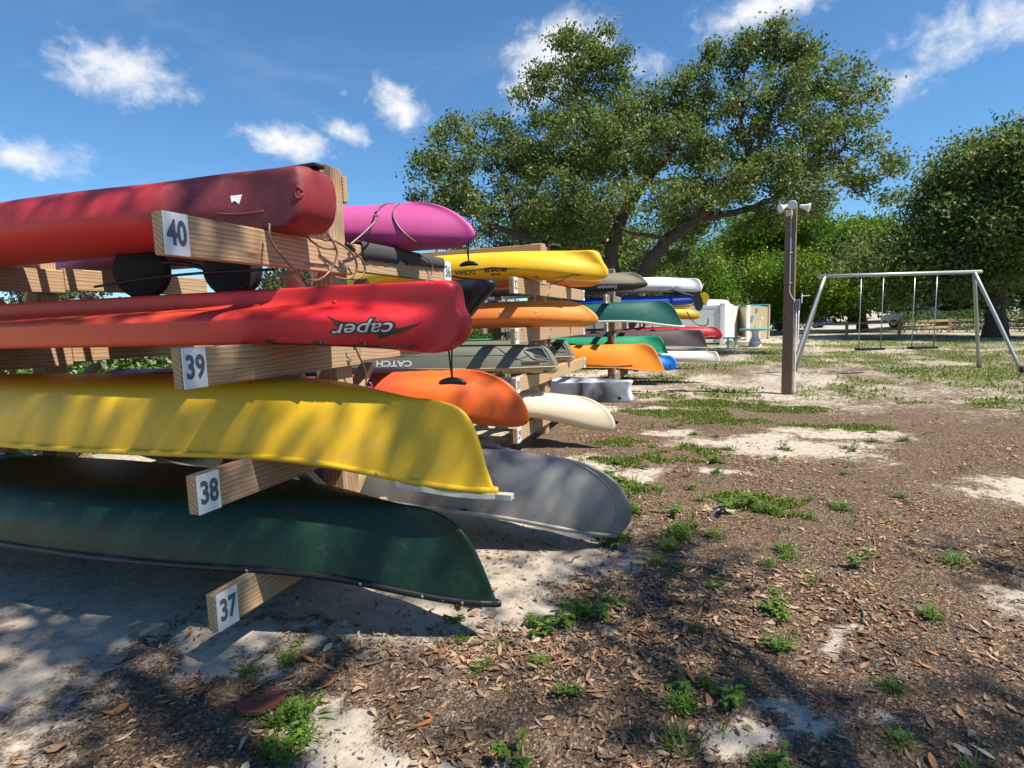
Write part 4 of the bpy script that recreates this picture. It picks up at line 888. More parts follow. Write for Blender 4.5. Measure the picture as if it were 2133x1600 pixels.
def hedge(label, x0, y0, x1, y1, h, w, n):
    root = thing('hedge', label, 'hedge', ((x0+x1)/2, (y0+y1)/2, 0)); t = rng.random(n); d = np.array((x1-x0, y1-y0)); nn = np.array((-d[1], d[0]))/np.linalg.norm(d)
    s = rng.uniform(-1,1,n); z = rng.uniform(.0,1,n)**.7; wv = w*.5*(1-.25*z**3)*np.clip(1.15+.35*(fbm(t*40, z*3, 1.0, 5)-.5), .6, 1.4)
    s = np.sign(s)*np.abs(s)**.45
    C = np.stack([x0+d[0]*t+nn[0]*s*wv, y0+d[1]*t+nn[1]*s*wv, .03+z*h*(.85+.3*fbm(t*30, s, 1.0, 9))], 1)
    leafobj('foliage', C, np.full(n, .10), np.clip(rng.normal(.5,.22,n),0,1), HEDGE, root)
    st = []
    L = np.linalg.norm(d)
    for i in range(int(L/.6)):
        p = np.array((x0,y0))+d*(i+.5)/(L/.6); st.append((wig((p[0],p[1],-.05), (p[0]+rng.normal()*.15,p[1]+rng.normal()*.15,h*.8), 4, .1), np.linspace(.025,.008,10)))
    tag(tubes('stems', st, BARK, root, 5), kind='stuff')
hedge('clipped green hedge running behind the boat racks', -6.9, 1.5, -6.9, 27, 1.3, .9, 46000)

hedge('low hedge in front of the cars beyond the timber rail', 10.5, 42.0, 34, 36.5, 1.25, 1.3, 26000)
# shade tree beside the photographer: only its dappled shade falls into view
def shade_tree():
    lobes = []
    for i in range(25):
        a = rng.uniform(0, 6.28); rr = math.sqrt(rng.random()); lobes.append((5.95+2.5*rr*math.cos(a), 1.05+1.75*rr*math.sin(a), 8.3+rng.uniform(-1.2,1.2), rng.uniform(.45,.8), rng.uniform(.3,.55)))
    for i in range(8): lobes.append((rng.uniform(.6,3.1), rng.uniform(.2,1.7), 8.3+rng.uniform(-.9,.9), rng.uniform(.4,.7), rng.uniform(.3,.5)))
    limbs = [([(8.6,-1.6,-.2),(8.4,-1.4,2),(7.6,-.8,4.2),(6.4,.1,6.4),(5.2,.9,7.8)],.26,.06),([(8.4,-1.4,2.6),(8.6,-.6,4.5),(8.2,.6,6.3),(7.2,2.1,7.8)],.18,.05),([(7.6,-.8,4.2),(5.6,-.4,6.4),(3.6,.4,7.8),(1.6,.9,8.2)],.12,.03)]
    tree('oak_tree', 'live oak beside the path, casting the dappled shade over the foreground', 'tree', (8.6,-1.6,0), lobes, limbs, 14, 70, .11, .20, OAKL)
shade_tree()

# ------------------------------------------------------------------ fence, shower, table, lamp post
def vinyl_fence(label, p0, p1, h, n, mat=VINYL):
    root = thing('privacy_fence', label, 'fence', (p0[0], p0[1], 0)); p0, p1 = Vector(p0), Vector(p1); d = (p1-p0).normalized(); L = (p1-p0).length; a = math.atan2(d.y, d.x)
    for i in range(n+1):
        p = p0+d*L*i/n; boxat('post', (p.x, p.y, h/2), (.125,.125,h+.1), mat, root, a, .008)
        boxat('post_cap', (p.x, p.y, h+.065), (.15,.15,.03), mat, root, a, .01)
    for i in range(n):
        q0 = p0+d*(L*i/n+.065); q1 = p0+d*(L*(i+1)/n-.065); c = (q0+q1)/2; l = (q1-q0).length
        boxat('rail', (c.x, c.y, h-.07), (l,.05,.13), mat, root, a); boxat('rail', (c.x, c.y, .16), (l,.05,.13), mat, root, a)
        k = int(l/.155); bm = bmesh.new()
        for j in range(k):
            m_ = bmesh.ops.create_cube(bm, size=1)['verts']; bmesh.ops.scale(bm, vec=(l/k-.008,.026,h-.34), verts=m_); bmesh.ops.translate(bm, vec=(-l/2+l/k*(j+.5),0,0), verts=m_)
        me = bpy.data.meshes.new('boards'); bm.to_mesh(me); bm.free()
        o = me_obj('boards', me, mat, root, smooth=False); o.location = (c.x, c.y, h/2+.045); o.rotation_euler = (0,0,a); tag(o, kind='stuff')
        boxat('backing', (c.x+d.y*.012, c.y-d.x*.012, h/2+.045), (l,.008,h-.36), mat, root, a, 0)
vinyl_fence('white vinyl privacy fence behind the crimson kayak bow', (-7.2,28.91), (.06,28.91), 1.86, 3)
vinyl_fence('sunlit white vinyl fence run leading to the tan shower screen', (.17,29.06), (1.0,35.8), 1.86, 2)
def shower():
    root = thing('shower_screen', 'tan beach shower screen with turquoise signs beyond the white fence', 'shower', (1.6, 33.6, 0))
    def panel(name, p0, p1, h0, h1, mat, n):
        p0, p1 = Vector(p0), Vector(p1); d = p1-p0; L = d.length; a = math.atan2(d.y, d.x)
        for i in range(n):
            c = p0+d*(i+.5)/n; boxat(name, (c.x, c.y, (h0+h1)/2), (L/n-.012,.03,h1-h0), mat, root, a, .004)
    panel('board', (.9,36.6,0), (1.34,33.65,0), .15, 1.80, TANV, 8); panel('board', (1.52,33.6,0), (2.5,35.4,0), .10, 1.84, TANV, 9)
    boxat('post', (1.42,33.55,.93), (.17,.17,1.9), VINYL, root, .3, .012); boxat('post', (2.56,35.5,.95), (.13,.13,1.9), TANV, root, .9, .012)
    board('top_trim', (1.45,33.6,1.88), (2.6,35.5,1.90), (0,0,1), .05, .09, TURQ, root); board('top_trim', (.88,36.6,1.84), (1.4,33.65,1.86), (0,0,1), .05, .09, TURQ, root)
    nrm = Vector((.878,-.478,0)); 
    for nm, c, s in (('sign', (1.86,34.2,1.62), .12), ('sign', (1.60,33.72,1.18), .17)):
        c = Vector(c)+nrm*.05; t = Vector((.478,.878,0)); P = [(-1,.75),(1,.75),(1,-.2),(.2,-.9),(-1,-.9)]
        V = [c+t*s*u+Vector((0,0,s*v)) for u, v in P]+[c-nrm*.02+t*s*u+Vector((0,0,s*v)) for u, v in P]
        me_obj(nm, pymesh(nm, V, [(0,1,2,3,4),(9,8,7,6,5)]+[(i,(i+1)%5,5+(i+1)%5,5+i) for i in range(5)]), TURQ, root, smooth=False)
    p = Vector((1.92,34.1,0))+nrm*.12
    tube('shower_pipe', [p+Vector((0,0,-.05)), p+Vector((0,0,.9)), p+Vector((0,0,1.12)), p+Vector((.08,-.05,1.2)), p+Vector((.16,-.1,1.1))], .028, VINYL, root, 8, 4)
shower()
def seat(name, label, cat, x, y, h, rt, tt, prof):
    root = thing(name, label, cat, (x, y, 0)); lathe('top', [(rt-.03,h-tt),(rt,h-tt+.02),(rt+.01,h-.02),(rt-.02,h)], TURQ, root, 32, (x,y,0))
    lathe('pedestal', [(r_, z) for r_, z in prof], CONC, root, 24, (x,y,0))
seat('picnic_table', 'round turquoise topped concrete table on a white baluster pedestal', 'table', 1.45, 27.2, .76, .64, .075, [(.27,-.03),(.27,.06),(.24,.10),(.22,.13),(.25,.17),(.25,.22),(.20,.26),(.15,.38),(.125,.50),(.14,.60),(.19,.66),(.26,.69)])
def bench():
    x, y = .47, 25.5; root = thing('concrete_bench', 'small curved concrete bench with a turquoise seat beside the table', 'bench', (x, y, 0))
    V, F = [], []; n = 12
    for z in (.395, .455):
        for i in range(n+1):
            t = -1+2*i/n; V += [(x+t*.34, y-.16+.09*(1-t*t), z), (x+t*.34, y+.16+.09*(1-t*t), z)]
    m_ = 2*(n+1)
    for i in range(n):
        a = 2*i; F += [(a,a+1,a+3,a+2)[::-1],(m_+a,m_+a+1,m_+a+3,m_+a+2),(a,a+2,m_+a+2,m_+a),(a+1,m_+a+1,m_+a+3,a+3)]
    F += [(0,m_,m_+1,1),(2*n,2*n+1,m_+2*n+1,m_+2*n)]
    o = me_obj('seat', pymesh('seat', V, F), TURQ, root, smooth=False)
    for s in (-1,1):
        P = [(.11,-.02),(.115,.05),(.07,.13),(.06,.22),(.09,.30),(.13,.36),(.14,.395)]; V = []; F = []
        for sx in (-.05,.05):
            for sg in (1,-1):
                V += [(x+s*.15+sx, y+.05+sg*a, z) for a, z in P]
        k = len(P)
        for sx in (0, 2*k): F += [tuple(sx+i for i in range(k)) + tuple(sx+k+i for i in range(k-1,-1,-1))]
        for off in (0, k): F += [(off+i, off+i+1, 2*k+off+i+1, 2*k+off+i) for i in range(k-1)]
        F += [(k-1, 2*k-1, 4*k-1, 3*k-1)]
        me_obj('leg', pymesh('leg', V, F), CONC, root, smooth=False)
bench()
def dinghy():
    root = make_boat('dinghy', 'white upturned dinghy showing over the top of the fence', 'canoe', (.30, 33.2, 2.18), P_WHITE, 3.0, .62, .5, [(.30,.0),(.2,.02),(.12,.07),(.06,.15),(.02,.28),(0,.4),(0,.5)], p=2.4, bl=.8, yaw=72, cat='boat').root
    st = thing('trestle', 'timber trestle carrying the upturned dinghy behind the fence', 'trestle', (-.1,31.7,0))
    for t in (.9, 2.2):
        c = Vector((.30-t*math.cos(R(72)), 33.2-t*math.sin(R(72)), 0)); s = Vector((math.sin(R(72)), -math.cos(R(72)), 0))
        board('beam', c-s*.5+Vector((0,0,1.63)), c+s*.5+Vector((0,0,1.63)), (0,0,1), .09, .06, WOODG, st)
        for g in (-.45, .45): board('leg', c+s*g+Vector((0,0,-.1)), c+s*g+Vector((0,0,1.58)), s, .08, .08, WOODG, st)
    t2 = thing('storage_box', 'pale blue grey storage box lid rising above the white fence', 'box', (-1.9,30.6,0))
    boxat('bin', (-1.95,30.6,1.0), (1.5,.9,2.0), plain('pale_blue_plastic', (.42,.50,.58), .5), t2, .15, .03)
    V = [(-2.73,30.0,2.01),(-1.17,30.2,2.01),(-1.3,31.2,2.01),(-2.85,31.0,2.01),(-2.5,30.25,2.2),(-1.38,30.4,2.2),(-1.45,31.0,2.2),(-2.6,30.85,2.2)]
    me_obj('lid', pymesh('lid', V, [(0,1,2,3)[::-1],(4,5,6,7),(0,1,5,4),(1,2,6,5),(2,3,7,6),(3,0,4,7)]), plain('pale_lid_plastic', (.5,.57,.64), .5), t2, smooth=False)
dinghy()
def lamp_post():
    x, y = 1.09, 10.75; root = thing('floodlight_post', 'tall dark timber post carrying white floodlights and a conduit', 'lamp post', (x, y, 0)); a = R(-12)
    ex, ey = Vector((math.cos(a), math.sin(a), 0)), Vector((-math.sin(a), math.cos(a), 0)); c = Vector((x, y, 0))
    board('post', c+Vector((0,0,-.4)), c+Vector((0,0,3.15)), ex, .165, .165, WOODP, root, .006)
    fr = c-ey*.0825
    con = [fr+ex*.01-ey*.014+Vector((0,0,z)) for z in (2.95,2.6,2.2,1.85,1.72)] + [fr+ex*.05-ey*.014+Vector((0,0,1.62)), fr+ex*.10-ey*.012+Vector((0,0,1.55))]
    tube('conduit', con, .0095, plain('grey_pvc', (.42,.43,.46), .4), root, 8, 5)
    for z in (2.72,2.35,1.86): tube('conduit_strap', [fr+ex*(.01+s)-ey*(.006+.018*(abs(s)<.02))+Vector((0,0,z)) for s in (-.035,-.014,0,.014,.035)], .006, STEEL, root, 6)
    boxat('junction_box', c+ex*.125-ey*.02+Vector((0,0,1.50)), (.085,.10,.17), GREYM, root, a, .008)
    tube('conduit', [c+ex*.115-ey*.05+Vector((0,0,z)) for z in (1.43,1.0,.5,.0,-.1)], .012, VINYL, root, 8, 3)
    tube('conduit', [c+ex*.15-ey*.02+Vector((0,0,1.43)), c+ex*.145-ey*.03+Vector((0,0,.9)), c+ex*.12-ey*.03+Vector((0,0,.75))], .010, VINYL, root, 8, 4)
    boxat('bracket', c+ex*.19+Vector((0,0,1.60)), (.012,.05,.16), VINYL, root, a); boxat('bracket', c+ex*.24+Vector((0,0,1.64)), (.14,.02,.014), VINYL, root, a)
    boxat('lamp_base', fr-ey*.03-ex*.02+Vector((0,0,2.985)), (.10,.06,.09), plain('cream_fitting', (.62,.58,.45), .5), root, a, .01)
    GL = plain('lamp_glass', (.33,.24,.18), .25)
    for p, d in ((fr-ex*.05-ey*.06+Vector((0,0,3.10)), Vector((-.85,-.45,-.30))), (fr+ex*.03-ey*.06+Vector((0,0,3.10)), Vector((-.12,-1,-.1))), (fr+ex*.15-ey*.02+Vector((0,0,3.08)), Vector((.9,-.25,-.3)))):
        d = d.normalized(); M_ = d.to_track_quat('Z', 'Y').to_euler()
        o = lathe('lamp_head', [(.018,-.02),(.03,.0),(.033,.045),(.045,.08),(.068,.115),(.072,.13),(.066,.135)], plain('white_lamp_enamel', (.72,.72,.70), .4), root, 20, p); o.rotation_euler = M_
        o = lathe('lamp_glass', [(.0,.120),(.062,.120),(.062,.130),(.0,.134)], GL, root, 20, p); o.rotation_euler = M_
lamp_post()
def swing():
    root = thing('swing_frame', 'galvanised pipe swing frame with splayed legs right of the lamp post', 'swing', (2.6,14.2,0)); T = Vector((2.15,14.35,2.15)); T2 = Vector((5.2,15.4,2.15))
    GP = plain('dull_galvanised_pipe', (.46,.46,.45), .5, .6)
    for t in (T, T2):
        for fx, fy in ((-.72,-.62),(-.45,.75)): 
            ft = Vector((t.x+fx if t is T else t.x-fx, t.y+fy, -.02)); tube('leg', [t, (t+ft)/2+Vector((0,0,.02)), ft], .036, GP, root, 10, 3); tube('foot', [ft+Vector((0,0,-.06)), ft+Vector((0,0,.16))], .05, TYRE, root, 10)
    tube('top_bar', [T-Vector((.15,.05,0)), T2+Vector((.15,.05,0))], .04, GP, root, 10)
    for k in (.32,.68):
        c = T.lerp(T2, k); d = (T2-T).normalized()
        for s in (-.24,.24): tube('chain', [c+d*s, c+d*s+Vector((0,0,-1.6))], .011, STEEL, root, 6)
        board('swing_seat', c-d*.27+Vector((0,0,-1.62)), c+d*.27+Vector((0,0,-1.62)), d.cross(Vector((0,0,1))), .22, .05, TYRE, root)
swing()
def rails():
    root = thing('timber_rail', 'low pale timber rail along the parking strip', 'rail fence', (6,36,0))
    pts = [Vector((3.7+3.0*i, 35.0+1.9*i, 0)) for i in range(7)]
    for p in pts: board('post', p+Vector((0,0,-.2)), p+Vector((0,0,.85)), (1,0,0), .14, .14, WOOD, root)
    for a_, b_ in zip(pts[:-1], pts[1:]):
        for z in (.34,.72): board('rail', a_+Vector((0,0,z)), b_+Vector((0,0,z)), (0,0,1), .13, .04, WOOD, root)
rails()
def road():
    V = [(-10,56,.05),(60,30,.05),(66,42,.05),(-6,70,.05)]
    m, q, b = newmat('pale_shell_road'); n = q.noise(q.obj, 3, 5); q.set(b.inputs['Base Color'], q.ramp(n, [(.3,(.33,.31,.28)),(.7,(.46,.44,.40))])); b.inputs['Roughness'].default_value = .95
    tag(me_obj('parking_road', pymesh('parking_road', V, [(0,1,2,3)]), m, smooth=False), kind='structure')
road()
def car(label, x, y, rz, col, pickup=False, group='vehicles parked beyond the table'):
    root = thing('parked_car', label, 'car', (x, y, .05), (0,0,rz), group); L, Wd = 4.7, 1.82
    prof = [(-2.35,.45),(-2.33,.85),(-2.2,.98),(-1.75,1.02),(-1.25,1.55),(-.9,1.62),(.6,1.60),(.95,1.5),(1.45,1.02),(2.15,.92),(2.32,.75),(2.35,.42)] if not pickup else [(-2.35,.5),(-2.34,1.02),(-.75,1.04),(-.7,1.62),(-.4,1.72),(.5,1.70),(.75,1.6),(1.25,1.1),(2.15,1.0),(2.32,.8),(2.35,.45)]
    paint = plain('car_paint_%d' % int(x*10), col, .25, .2, var=.05)
    def extr(name, P, y0, y1, mat, tap=0):
        k = len(P); V = [(a, y0+(tap if z > 1.1 else 0), z) for a, z in P]+[(a, y1-(tap if z > 1.1 else 0), z) for a, z in P]
        F = [tuple(range(k)), tuple(range(2*k-1, k-1, -1))]+[(i, k+i, k+(i+1)%k, (i+1)%k) for i in range(k)]
        o = me_obj(name, pymesh(name, V, F), mat, root, False, smooth=False); return o
    extr('body', prof, -Wd/2, Wd/2, paint, .14)
    gl = plain('car_glass', (.02,.025,.03), .08, spec=.8)
    if pickup: side = [(-.6,1.08),(-.55,1.55),(.5,1.6),(1.05,1.12)]; 
    else: side = [(-1.6,1.06),(-1.15,1.48),(.65,1.5),(1.25,1.06)]
    for s in (-1,1): extr('side_window', side, s*(Wd/2-.10)-.05, s*(Wd/2-.10)+.05, gl)
    for wx in (-1.45,1.45):
        for s in (-1,1):
            o = lathe('wheel', [(.05,-.11),(.30,-.11),(.34,-.08),(.34,.08),(.30,.11),(.05,.11)], TYRE, root, 20, (wx, s*(Wd/2-.10), .33), False); o.rotation_euler = (R(90),0,0)
            r_ = lathe('hub', [(.0,-.125),(.17,-.12),(.2,-.1),(.2,.1),(.17,.12),(.0,.125)], STEEL, root, 16, (wx, s*(Wd/2-.10), .33), False); r_.rotation_euler = (R(90),0,0)
    for s in (-.6,.6):
        boxat('headlight', (2.30, s, .72), (.06,.34,.13), WHITEP, root, world=False, bev=.01); boxat('tail_light', (-2.335, s, .85), (.05,.25,.14), plain('tail_red', (.4,.02,.02), .3), root, world=False, bev=.01)
for (x, y, h, w, lb) in [(45,78,11,17,'far oak in the distance beyond the maroon pickup'),(62,66,11,16,'far oak at the end of the road'),(16,84,12,18,'far oak beyond the boat trailer'),(78,60,11,16,'distant oak far along the road'),(30,96,13,20,'hazy far oak behind the parking strip')]:
    simple_tree('oak_tree', lb, 'tree', x, y, h, w, OAKL, 2.2, 120, .6, 1.2, 12, base=.12)
car('dark blue car parked behind the boat trailer', 6.9, 58.5, R(-20), (.03,.06,.16)); car('silver car parked left of the lamp post beyond the table', 4.0, 61.5, R(-15), (.35,.38,.42), True)
car('white car parked beyond the timber rail', 14.5, 53, R(-25), (.6,.6,.6)); car('dark grey car parked under the lime green tree', 22, 49, R(-22), (.06,.065,.07)); car('maroon pickup at the end of the parking strip', 30, 45.5, R(-22), (.16,.02,.03), True)
def trailer():
    root = thing('boat_trailer', 'grey boat trailer with upright guide posts near the shower screen', 'trailer', (5.2,52,0)); x, y = 5.0, 52.0
    for s in (-.7,.7): tube('frame_rail', [(x-1.6,y+s,.55),(x+1.8,y+s*.8,.55),(x+3.0,y,.55)], .05, STEEL, root, 8); tube('guide_post', [(x-1.4,y+s,.5),(x-1.45,y+s*1.05,2.1)], .04, VINYL, root, 8)
    tube('crossbar', [(x-1.5,y-.8,1.25),(x-1.5,y+.8,1.25)], .03, STEEL, root, 8)
    for s in (-.9,.9):
        o = lathe('wheel', [(.05,-.09),(.26,-.09),(.3,-.06),(.3,.06),(.26,.09),(.05,.09)], TYRE, root, 20, (x-.5,y+s,.32)); o.rotation_euler = (R(90),0,0)
        boxat('mudguard', (x-.5,y+s,.68), (.8,.24,.05), STEEL, root)
trailer()

# ------------------------------------------------------------------ ground litter and weeds
def frustum_pts(n, y0, y1, dens, margin=.25):
    """random ground points in the wedge of ground in front of the camera, kept with probability dens"""
    out = np.zeros((0,2))
    while len(out) < n:
        y = rng.uniform(y0, y1, 4*n); x = rng.uniform(-1, 1, 4*n)*(1.2+y*.62)+y*.18-.45
        keep = (rng.random(4*n) < dens(x, y)) & (x > -3.2-.25*y)
        out = np.concatenate([out, np.stack([x, y], 1)[keep]])
    return out[:n]
LITT = leafmat('dead_oak_leaves', [(0,(.075,.042,.026)),(.3,(.17,.10,.06)),(.55,(.33,.21,.125)),(.75,(.46,.33,.215)),(.9,(.44,.17,.05)),(1,(.58,.48,.33))], .08, .65, .3)
def leaf_template(bend, fold, twist, w=.30):
    V = []; 
    for i, t in enumerate((0,.22,.5,.78,1)):
        hw = w*math.sin(math.pi*min(.98, max(.03, t**.85)))**.8*.5; x = t-.5; z = bend*(4*(t-.5)**2)-bend*.3; tw = twist*(t-.5)
        V += [(x, -hw, z+fold*hw+tw*-hw), (x, 0, z), (x, hw, z+fold*hw+tw*hw)]
    return np.array(V)
LF = np.array([(3*i+j, 3*i+j+1, 3*i+j+4, 3*i+j+3) for i in range(4) for j in range(2)])
TPL = [leaf_template(rng.uniform(-.12,.28), rng.uniform(-.2,.9), rng.uniform(-.8,.8), rng.uniform(.26,.42)) for _ in range(16)]
def scatter_leaves(name, P, size, tint, mat, tilt=.35, lift=.004):
    n = len(P); V = np.zeros((n,15,3)); k = rng.integers(0, len(TPL), n); B = np.array(TPL)[k]*size[:,None,None]
    a = rng.uniform(0, 6.28, n); tx, ty = rng.normal(0, tilt, n), rng.normal(0, tilt, n); fl = np.where(rng.random(n) < .4, -1, 1)
    B[:,:,2] *= fl[:,None]; B[:,:,2] += B[:,:,0]*tx[:,None]*.6+B[:,:,1]*ty[:,None]
    B[:,:,2] -= B[:,:,2].min(1)[:,None]*.85
    c, s = np.cos(a)[:,None], np.sin(a)[:,None]
    V[:,:,0] = B[:,:,0]*c-B[:,:,1]*s+P[:,0,None]; V[:,:,1] = B[:,:,0]*s+B[:,:,1]*c+P[:,1,None]; V[:,:,2] = B[:,:,2]+(gh(P[:,0],P[:,1])+lift)[:,None]
    F = (LF[None]+15*np.arange(n)[:,None,None]).reshape(-1,4)
    me = fast(name, V.reshape(-1,3), F); attr(me, 'tint', np.repeat(tint, 15))
    return me_obj(name, me, mat, None, smooth=True)
HEAP = [(-.75,2.12,.45,.22,1.0),(-.95,2.0,.3,.12,.9),(-.35,2.3,.35,.3,.55),(-.55,2.75,.2,.3,.8),(-1.3,1.95,.4,.1,.6),(-.3,2.9,.3,.3,.4),(-1.0,1.62,.35,.12,.3),(-.15,1.75,.35,.15,.4),(.1,2.6,.3,.2,.35),(-.6,4.1,.3,.3,.5),(.5,2.9,.4,.3,.4),(-.5,3.4,.25,.25,.4)]
def litter_d(x, y):
    t = np.zeros_like(x)
    for cx, cy, rx, ry, k in HEAP: t = np.maximum(t, k*np.exp(-((x-cx)/rx)**2-((y-cy)/ry)**2))
    base = .05+.5*np.clip(fbm(x,y,1.9,71)*3.4-1.6, 0, 1)
    return np.clip(np.maximum(t, base*np.clip(1.15-y/14, .2, 1)), 0, 1)*(1-.72*np.clip((sandm(x,y)-.45)*5, 0, 1))
P = frustum_pts(21000, .85, 9.5, litter_d)
tag(scatter_leaves('leaf_litter', P, rng.beta(1.5,2.4,len(P))*.046+.013, np.clip(rng.beta(2,2.5,len(P)),0,1), LITT), 'dead tan and brown oak leaves littering the dark mulch', 'leaf litter', kind='stuff')
# larger leaves that lie singly on top of the mulch in front
spots = frustum_pts(70, .95, 2.9, lambda x, y: np.where(sandm(x,y) < .6, .9, .12))
ltint = [.72,.9,1.,.55,.8,.92,.72,1.,.88,.5]
for i, (x, y) in enumerate(spots):
    if i < 10:
        o = scatter_leaves('fallen_leaf', np.array([[x,y]]), np.array([rng.uniform(.055,.08)]), np.array([ltint[i]]), LITT, .3, .006)
        me = o.data; V = np.zeros(len(me.vertices)*3); me.vertices.foreach_get('co', V); V = V.reshape(-1,3)-np.array((x,y,float(gh(x,y)))); me.vertices.foreach_set('co', V.ravel()); me.update()
        o.location = (x, y, float(gh(x,y)))
        if i == 0: protos = []
        protos.append(o)
    else:
        o = protos[i % 10].copy(); COL.objects.link(o); o.location = (x, y, float(gh(x,y))); o.rotation_euler = (0, 0, rng.uniform(0, 6.28)); k = rng.uniform(.8,1.15); o.scale = (k,k,k)
    tn = ltint[i % 10] if i >= 10 else ltint[i]
    tag(o, ('pale cream' if tn > .95 else 'orange' if tn > .85 else 'tan' if tn > .6 else 'brown')+' fallen oak leaf lying singly on '+('pale sand' if float(sandm(x,y)) > .6 else 'dark mulch'), 'leaf', 'fallen leaves lying singly')
# shredded bark: flat slivers
CHIPM = leafmat('shredded_bark', [(0,(.03,.019,.014)),(.5,(.085,.05,.033)),(.85,(.20,.13,.08)),(1,(.42,.33,.24))], .0, .9, .1)
P = frustum_pts(46000, .8, 7.5, lambda x, y: np.clip(1.1-y/9, .15, 1)*(1-.80*np.clip((sandm(x,y)-.42)*3, 0, 1)))
C = np.stack([P[:,0], P[:,1], gh(P[:,0],P[:,1])+rng.uniform(.001,.007,len(P))], 1)
V, F = leafquads(C, rng.uniform(.006,.02,len(P)), 2.6, .34); me = fast('bark_mulch', V, F); attr(me, 'tint', np.repeat(np.clip(rng.beta(1.6,2.6,len(P)),0,1), 4))
tag(me_obj('bark_mulch', me, CHIPM, smooth=False), 'shredded dark bark mulch covering the ground in front', 'mulch', kind='stuff')
# shell crumbs
P = frustum_pts(900, .9, 6, lambda x, y: np.full_like(x, .6)); k = len(P)
oc = np.array([(1,0,0),(0,1,0),(-1,0,0),(0,-1,0),(0,0,.6),(0,0,-.6)]); of = np.array([(0,1,4),(1,2,4),(2,3,4),(3,0,4),(1,0,5),(2,1,5),(3,2,5),(0,3,5)])
V = oc[None]*rng.uniform(.0015,.0045,(k,1,1))*rng.uniform(.5,1.4,(k,6,1)); V = V+np.stack([P[:,0],P[:,1],gh(P[:,0],P[:,1])+.003],1)[:,None]
tag(me_obj('shell_crumbs', fast('shell_crumbs', V.reshape(-1,3), (of[None]+6*np.arange(k)[:,None,None]).reshape(-1,3)), plain('bleached_shell', (.72,.69,.62), .6), smooth=False), 'tiny white shell crumbs scattered over the mulch', 'shells', kind='stuff')
# twigs
TW = plain('dry_twig', (.20,.15,.115), .85, var=.5, scale=60)
for i in range(34):
    x, y = frustum_pts(1, .95, 4.6, lambda x, y: np.full_like(x, .7))[0]; a = rng.uniform(0, 6.28); L = rng.uniform(.06,.22); pts = []
    for t in np.linspace(-.5,.5,5):
        px, py = x+L*t*math.cos(a)+rng.normal()*.006, y+L*t*math.sin(a)+rng.normal()*.006; pts.append((px, py, float(gh(px,py))+.008+.006*rng.random()))
    o = tube('twig', pts, np.linspace(.0045,.002,5)*rng.uniform(.7,1.4), TW, None, 6, 3); tag(o, ('long' if L > .14 else 'short')+' dry grey brown twig lying on '+('pale sand' if float(sandm(x,y)) > .55 else 'dark leaf litter'), 'twig', 'twigs lying in the leaf litter')
# weeds
WEED = leafmat('weed_green', [(0,(.03,.075,.012)),(.5,(.075,.16,.022)),(1,(.17,.27,.04))], .35, .5)
def weed_mesh(kind, seed):
    rg = np.random.default_rng(seed); V, F, T = [], [], []
    def blade(p, d, L, w, droop, tint, wide=.5):
        k = len(V); d = np.array(d); s = unit(np.cross(d, (0,0,1.))+1e-6); n = 4
        for i in range(n+1):
            t = i/n; c = np.array(p)+d*L*t+np.array((0,0,-droop*L*t*t)); hw = w*math.sin(math.pi*min(.97, .06+.94*t**wide))*.5
            V.extend([c-s*hw, c+s*hw]); T.extend([tint]*2)
        for i in range(n): a = k+2*i; F.append((a,a+1,a+3,a+2))
    if kind == 'tuft':
        for i in range(70):
            a = rg.uniform(0,6.28); el = rg.uniform(.25,1.35); r_ = abs(rg.normal())*.028; p = (r_*math.cos(a), r_*math.sin(a), .0)
            blade(p, (math.cos(a)*math.cos(el), math.sin(a)*math.cos(el), math.sin(el)), rg.uniform(.035,.085), .0065, .35, rg.uniform(.25,1), .6)
        for i in range(60):
            a = rg.uniform(0,6.28); r_ = rg.uniform(.01,.05); p = (r_*math.cos(a), r_*math.sin(a), rg.uniform(.01,.055)); b_ = rg.uniform(0,6.28)
            blade(p, (math.cos(b_)*.8, math.sin(b_)*.8, .4), rg.uniform(.014,.028), .006, .3, rg.uniform(.3,1), .7)
    elif kind == 'broad':
        for st in range(5):
            a = rg.uniform(0,6.28); base = np.array((rg.normal()*.012, rg.normal()*.012, 0)); top = base+np.array((math.cos(a)*.05, math.sin(a)*.05, rg.uniform(.03,.085)))
            blade(base, unit(top-base), np.linalg.norm(top-base), .004, .0, .3)
            for j in range(6):
                b_ = rg.uniform(0,6.28); blade(top*(.5+.1*j), (math.cos(b_)*.85, math.sin(b_)*.85, .35), rg.uniform(.028,.05), .019, .35, rg.uniform(.35,1), .75)
    elif kind == 'grass':
        for i in range(11):
            a = rg.uniform(0,6.28); el = rg.uniform(.7,1.45); blade((rg.normal()*.008, rg.normal()*.008, 0), (math.cos(a)*math.cos(el), math.sin(a)*math.cos(el), math.sin(el)), rg.uniform(.07,.19), .006, rg.uniform(.1,.5), rg.uniform(.3,.9), .5)
    me = fast('weed', np.array(V), np.array(F)); attr(me, 'tint', np.array(T)); me.materials.append(WEED); return me
WM = {k: [weed_mesh(k, 10*j+i) for i in range(4)] for j, k in enumerate(('tuft','broad','grass'))}
WL = {'tuft': ('feathery_weed', 'feathery green weed tuft', 'feathery weed tufts'), 'broad': ('broadleaf_weed', 'broad leaved green weed', 'broad leaved weeds'), 'grass': ('grass_sprig', 'sprig of long green grass blades', 'sprigs of grass')}
MARKS = [('the flat red brown stone',-1.545,1.515,.3),('the aluminium canoe bow',-.55,3.35,.25),('the dark green canoe bow',-.95,2.2,.3),('the arm of plate 37',-1.75,1.75,.3),('the cream kayak bow',-.95,5.3,.9)]
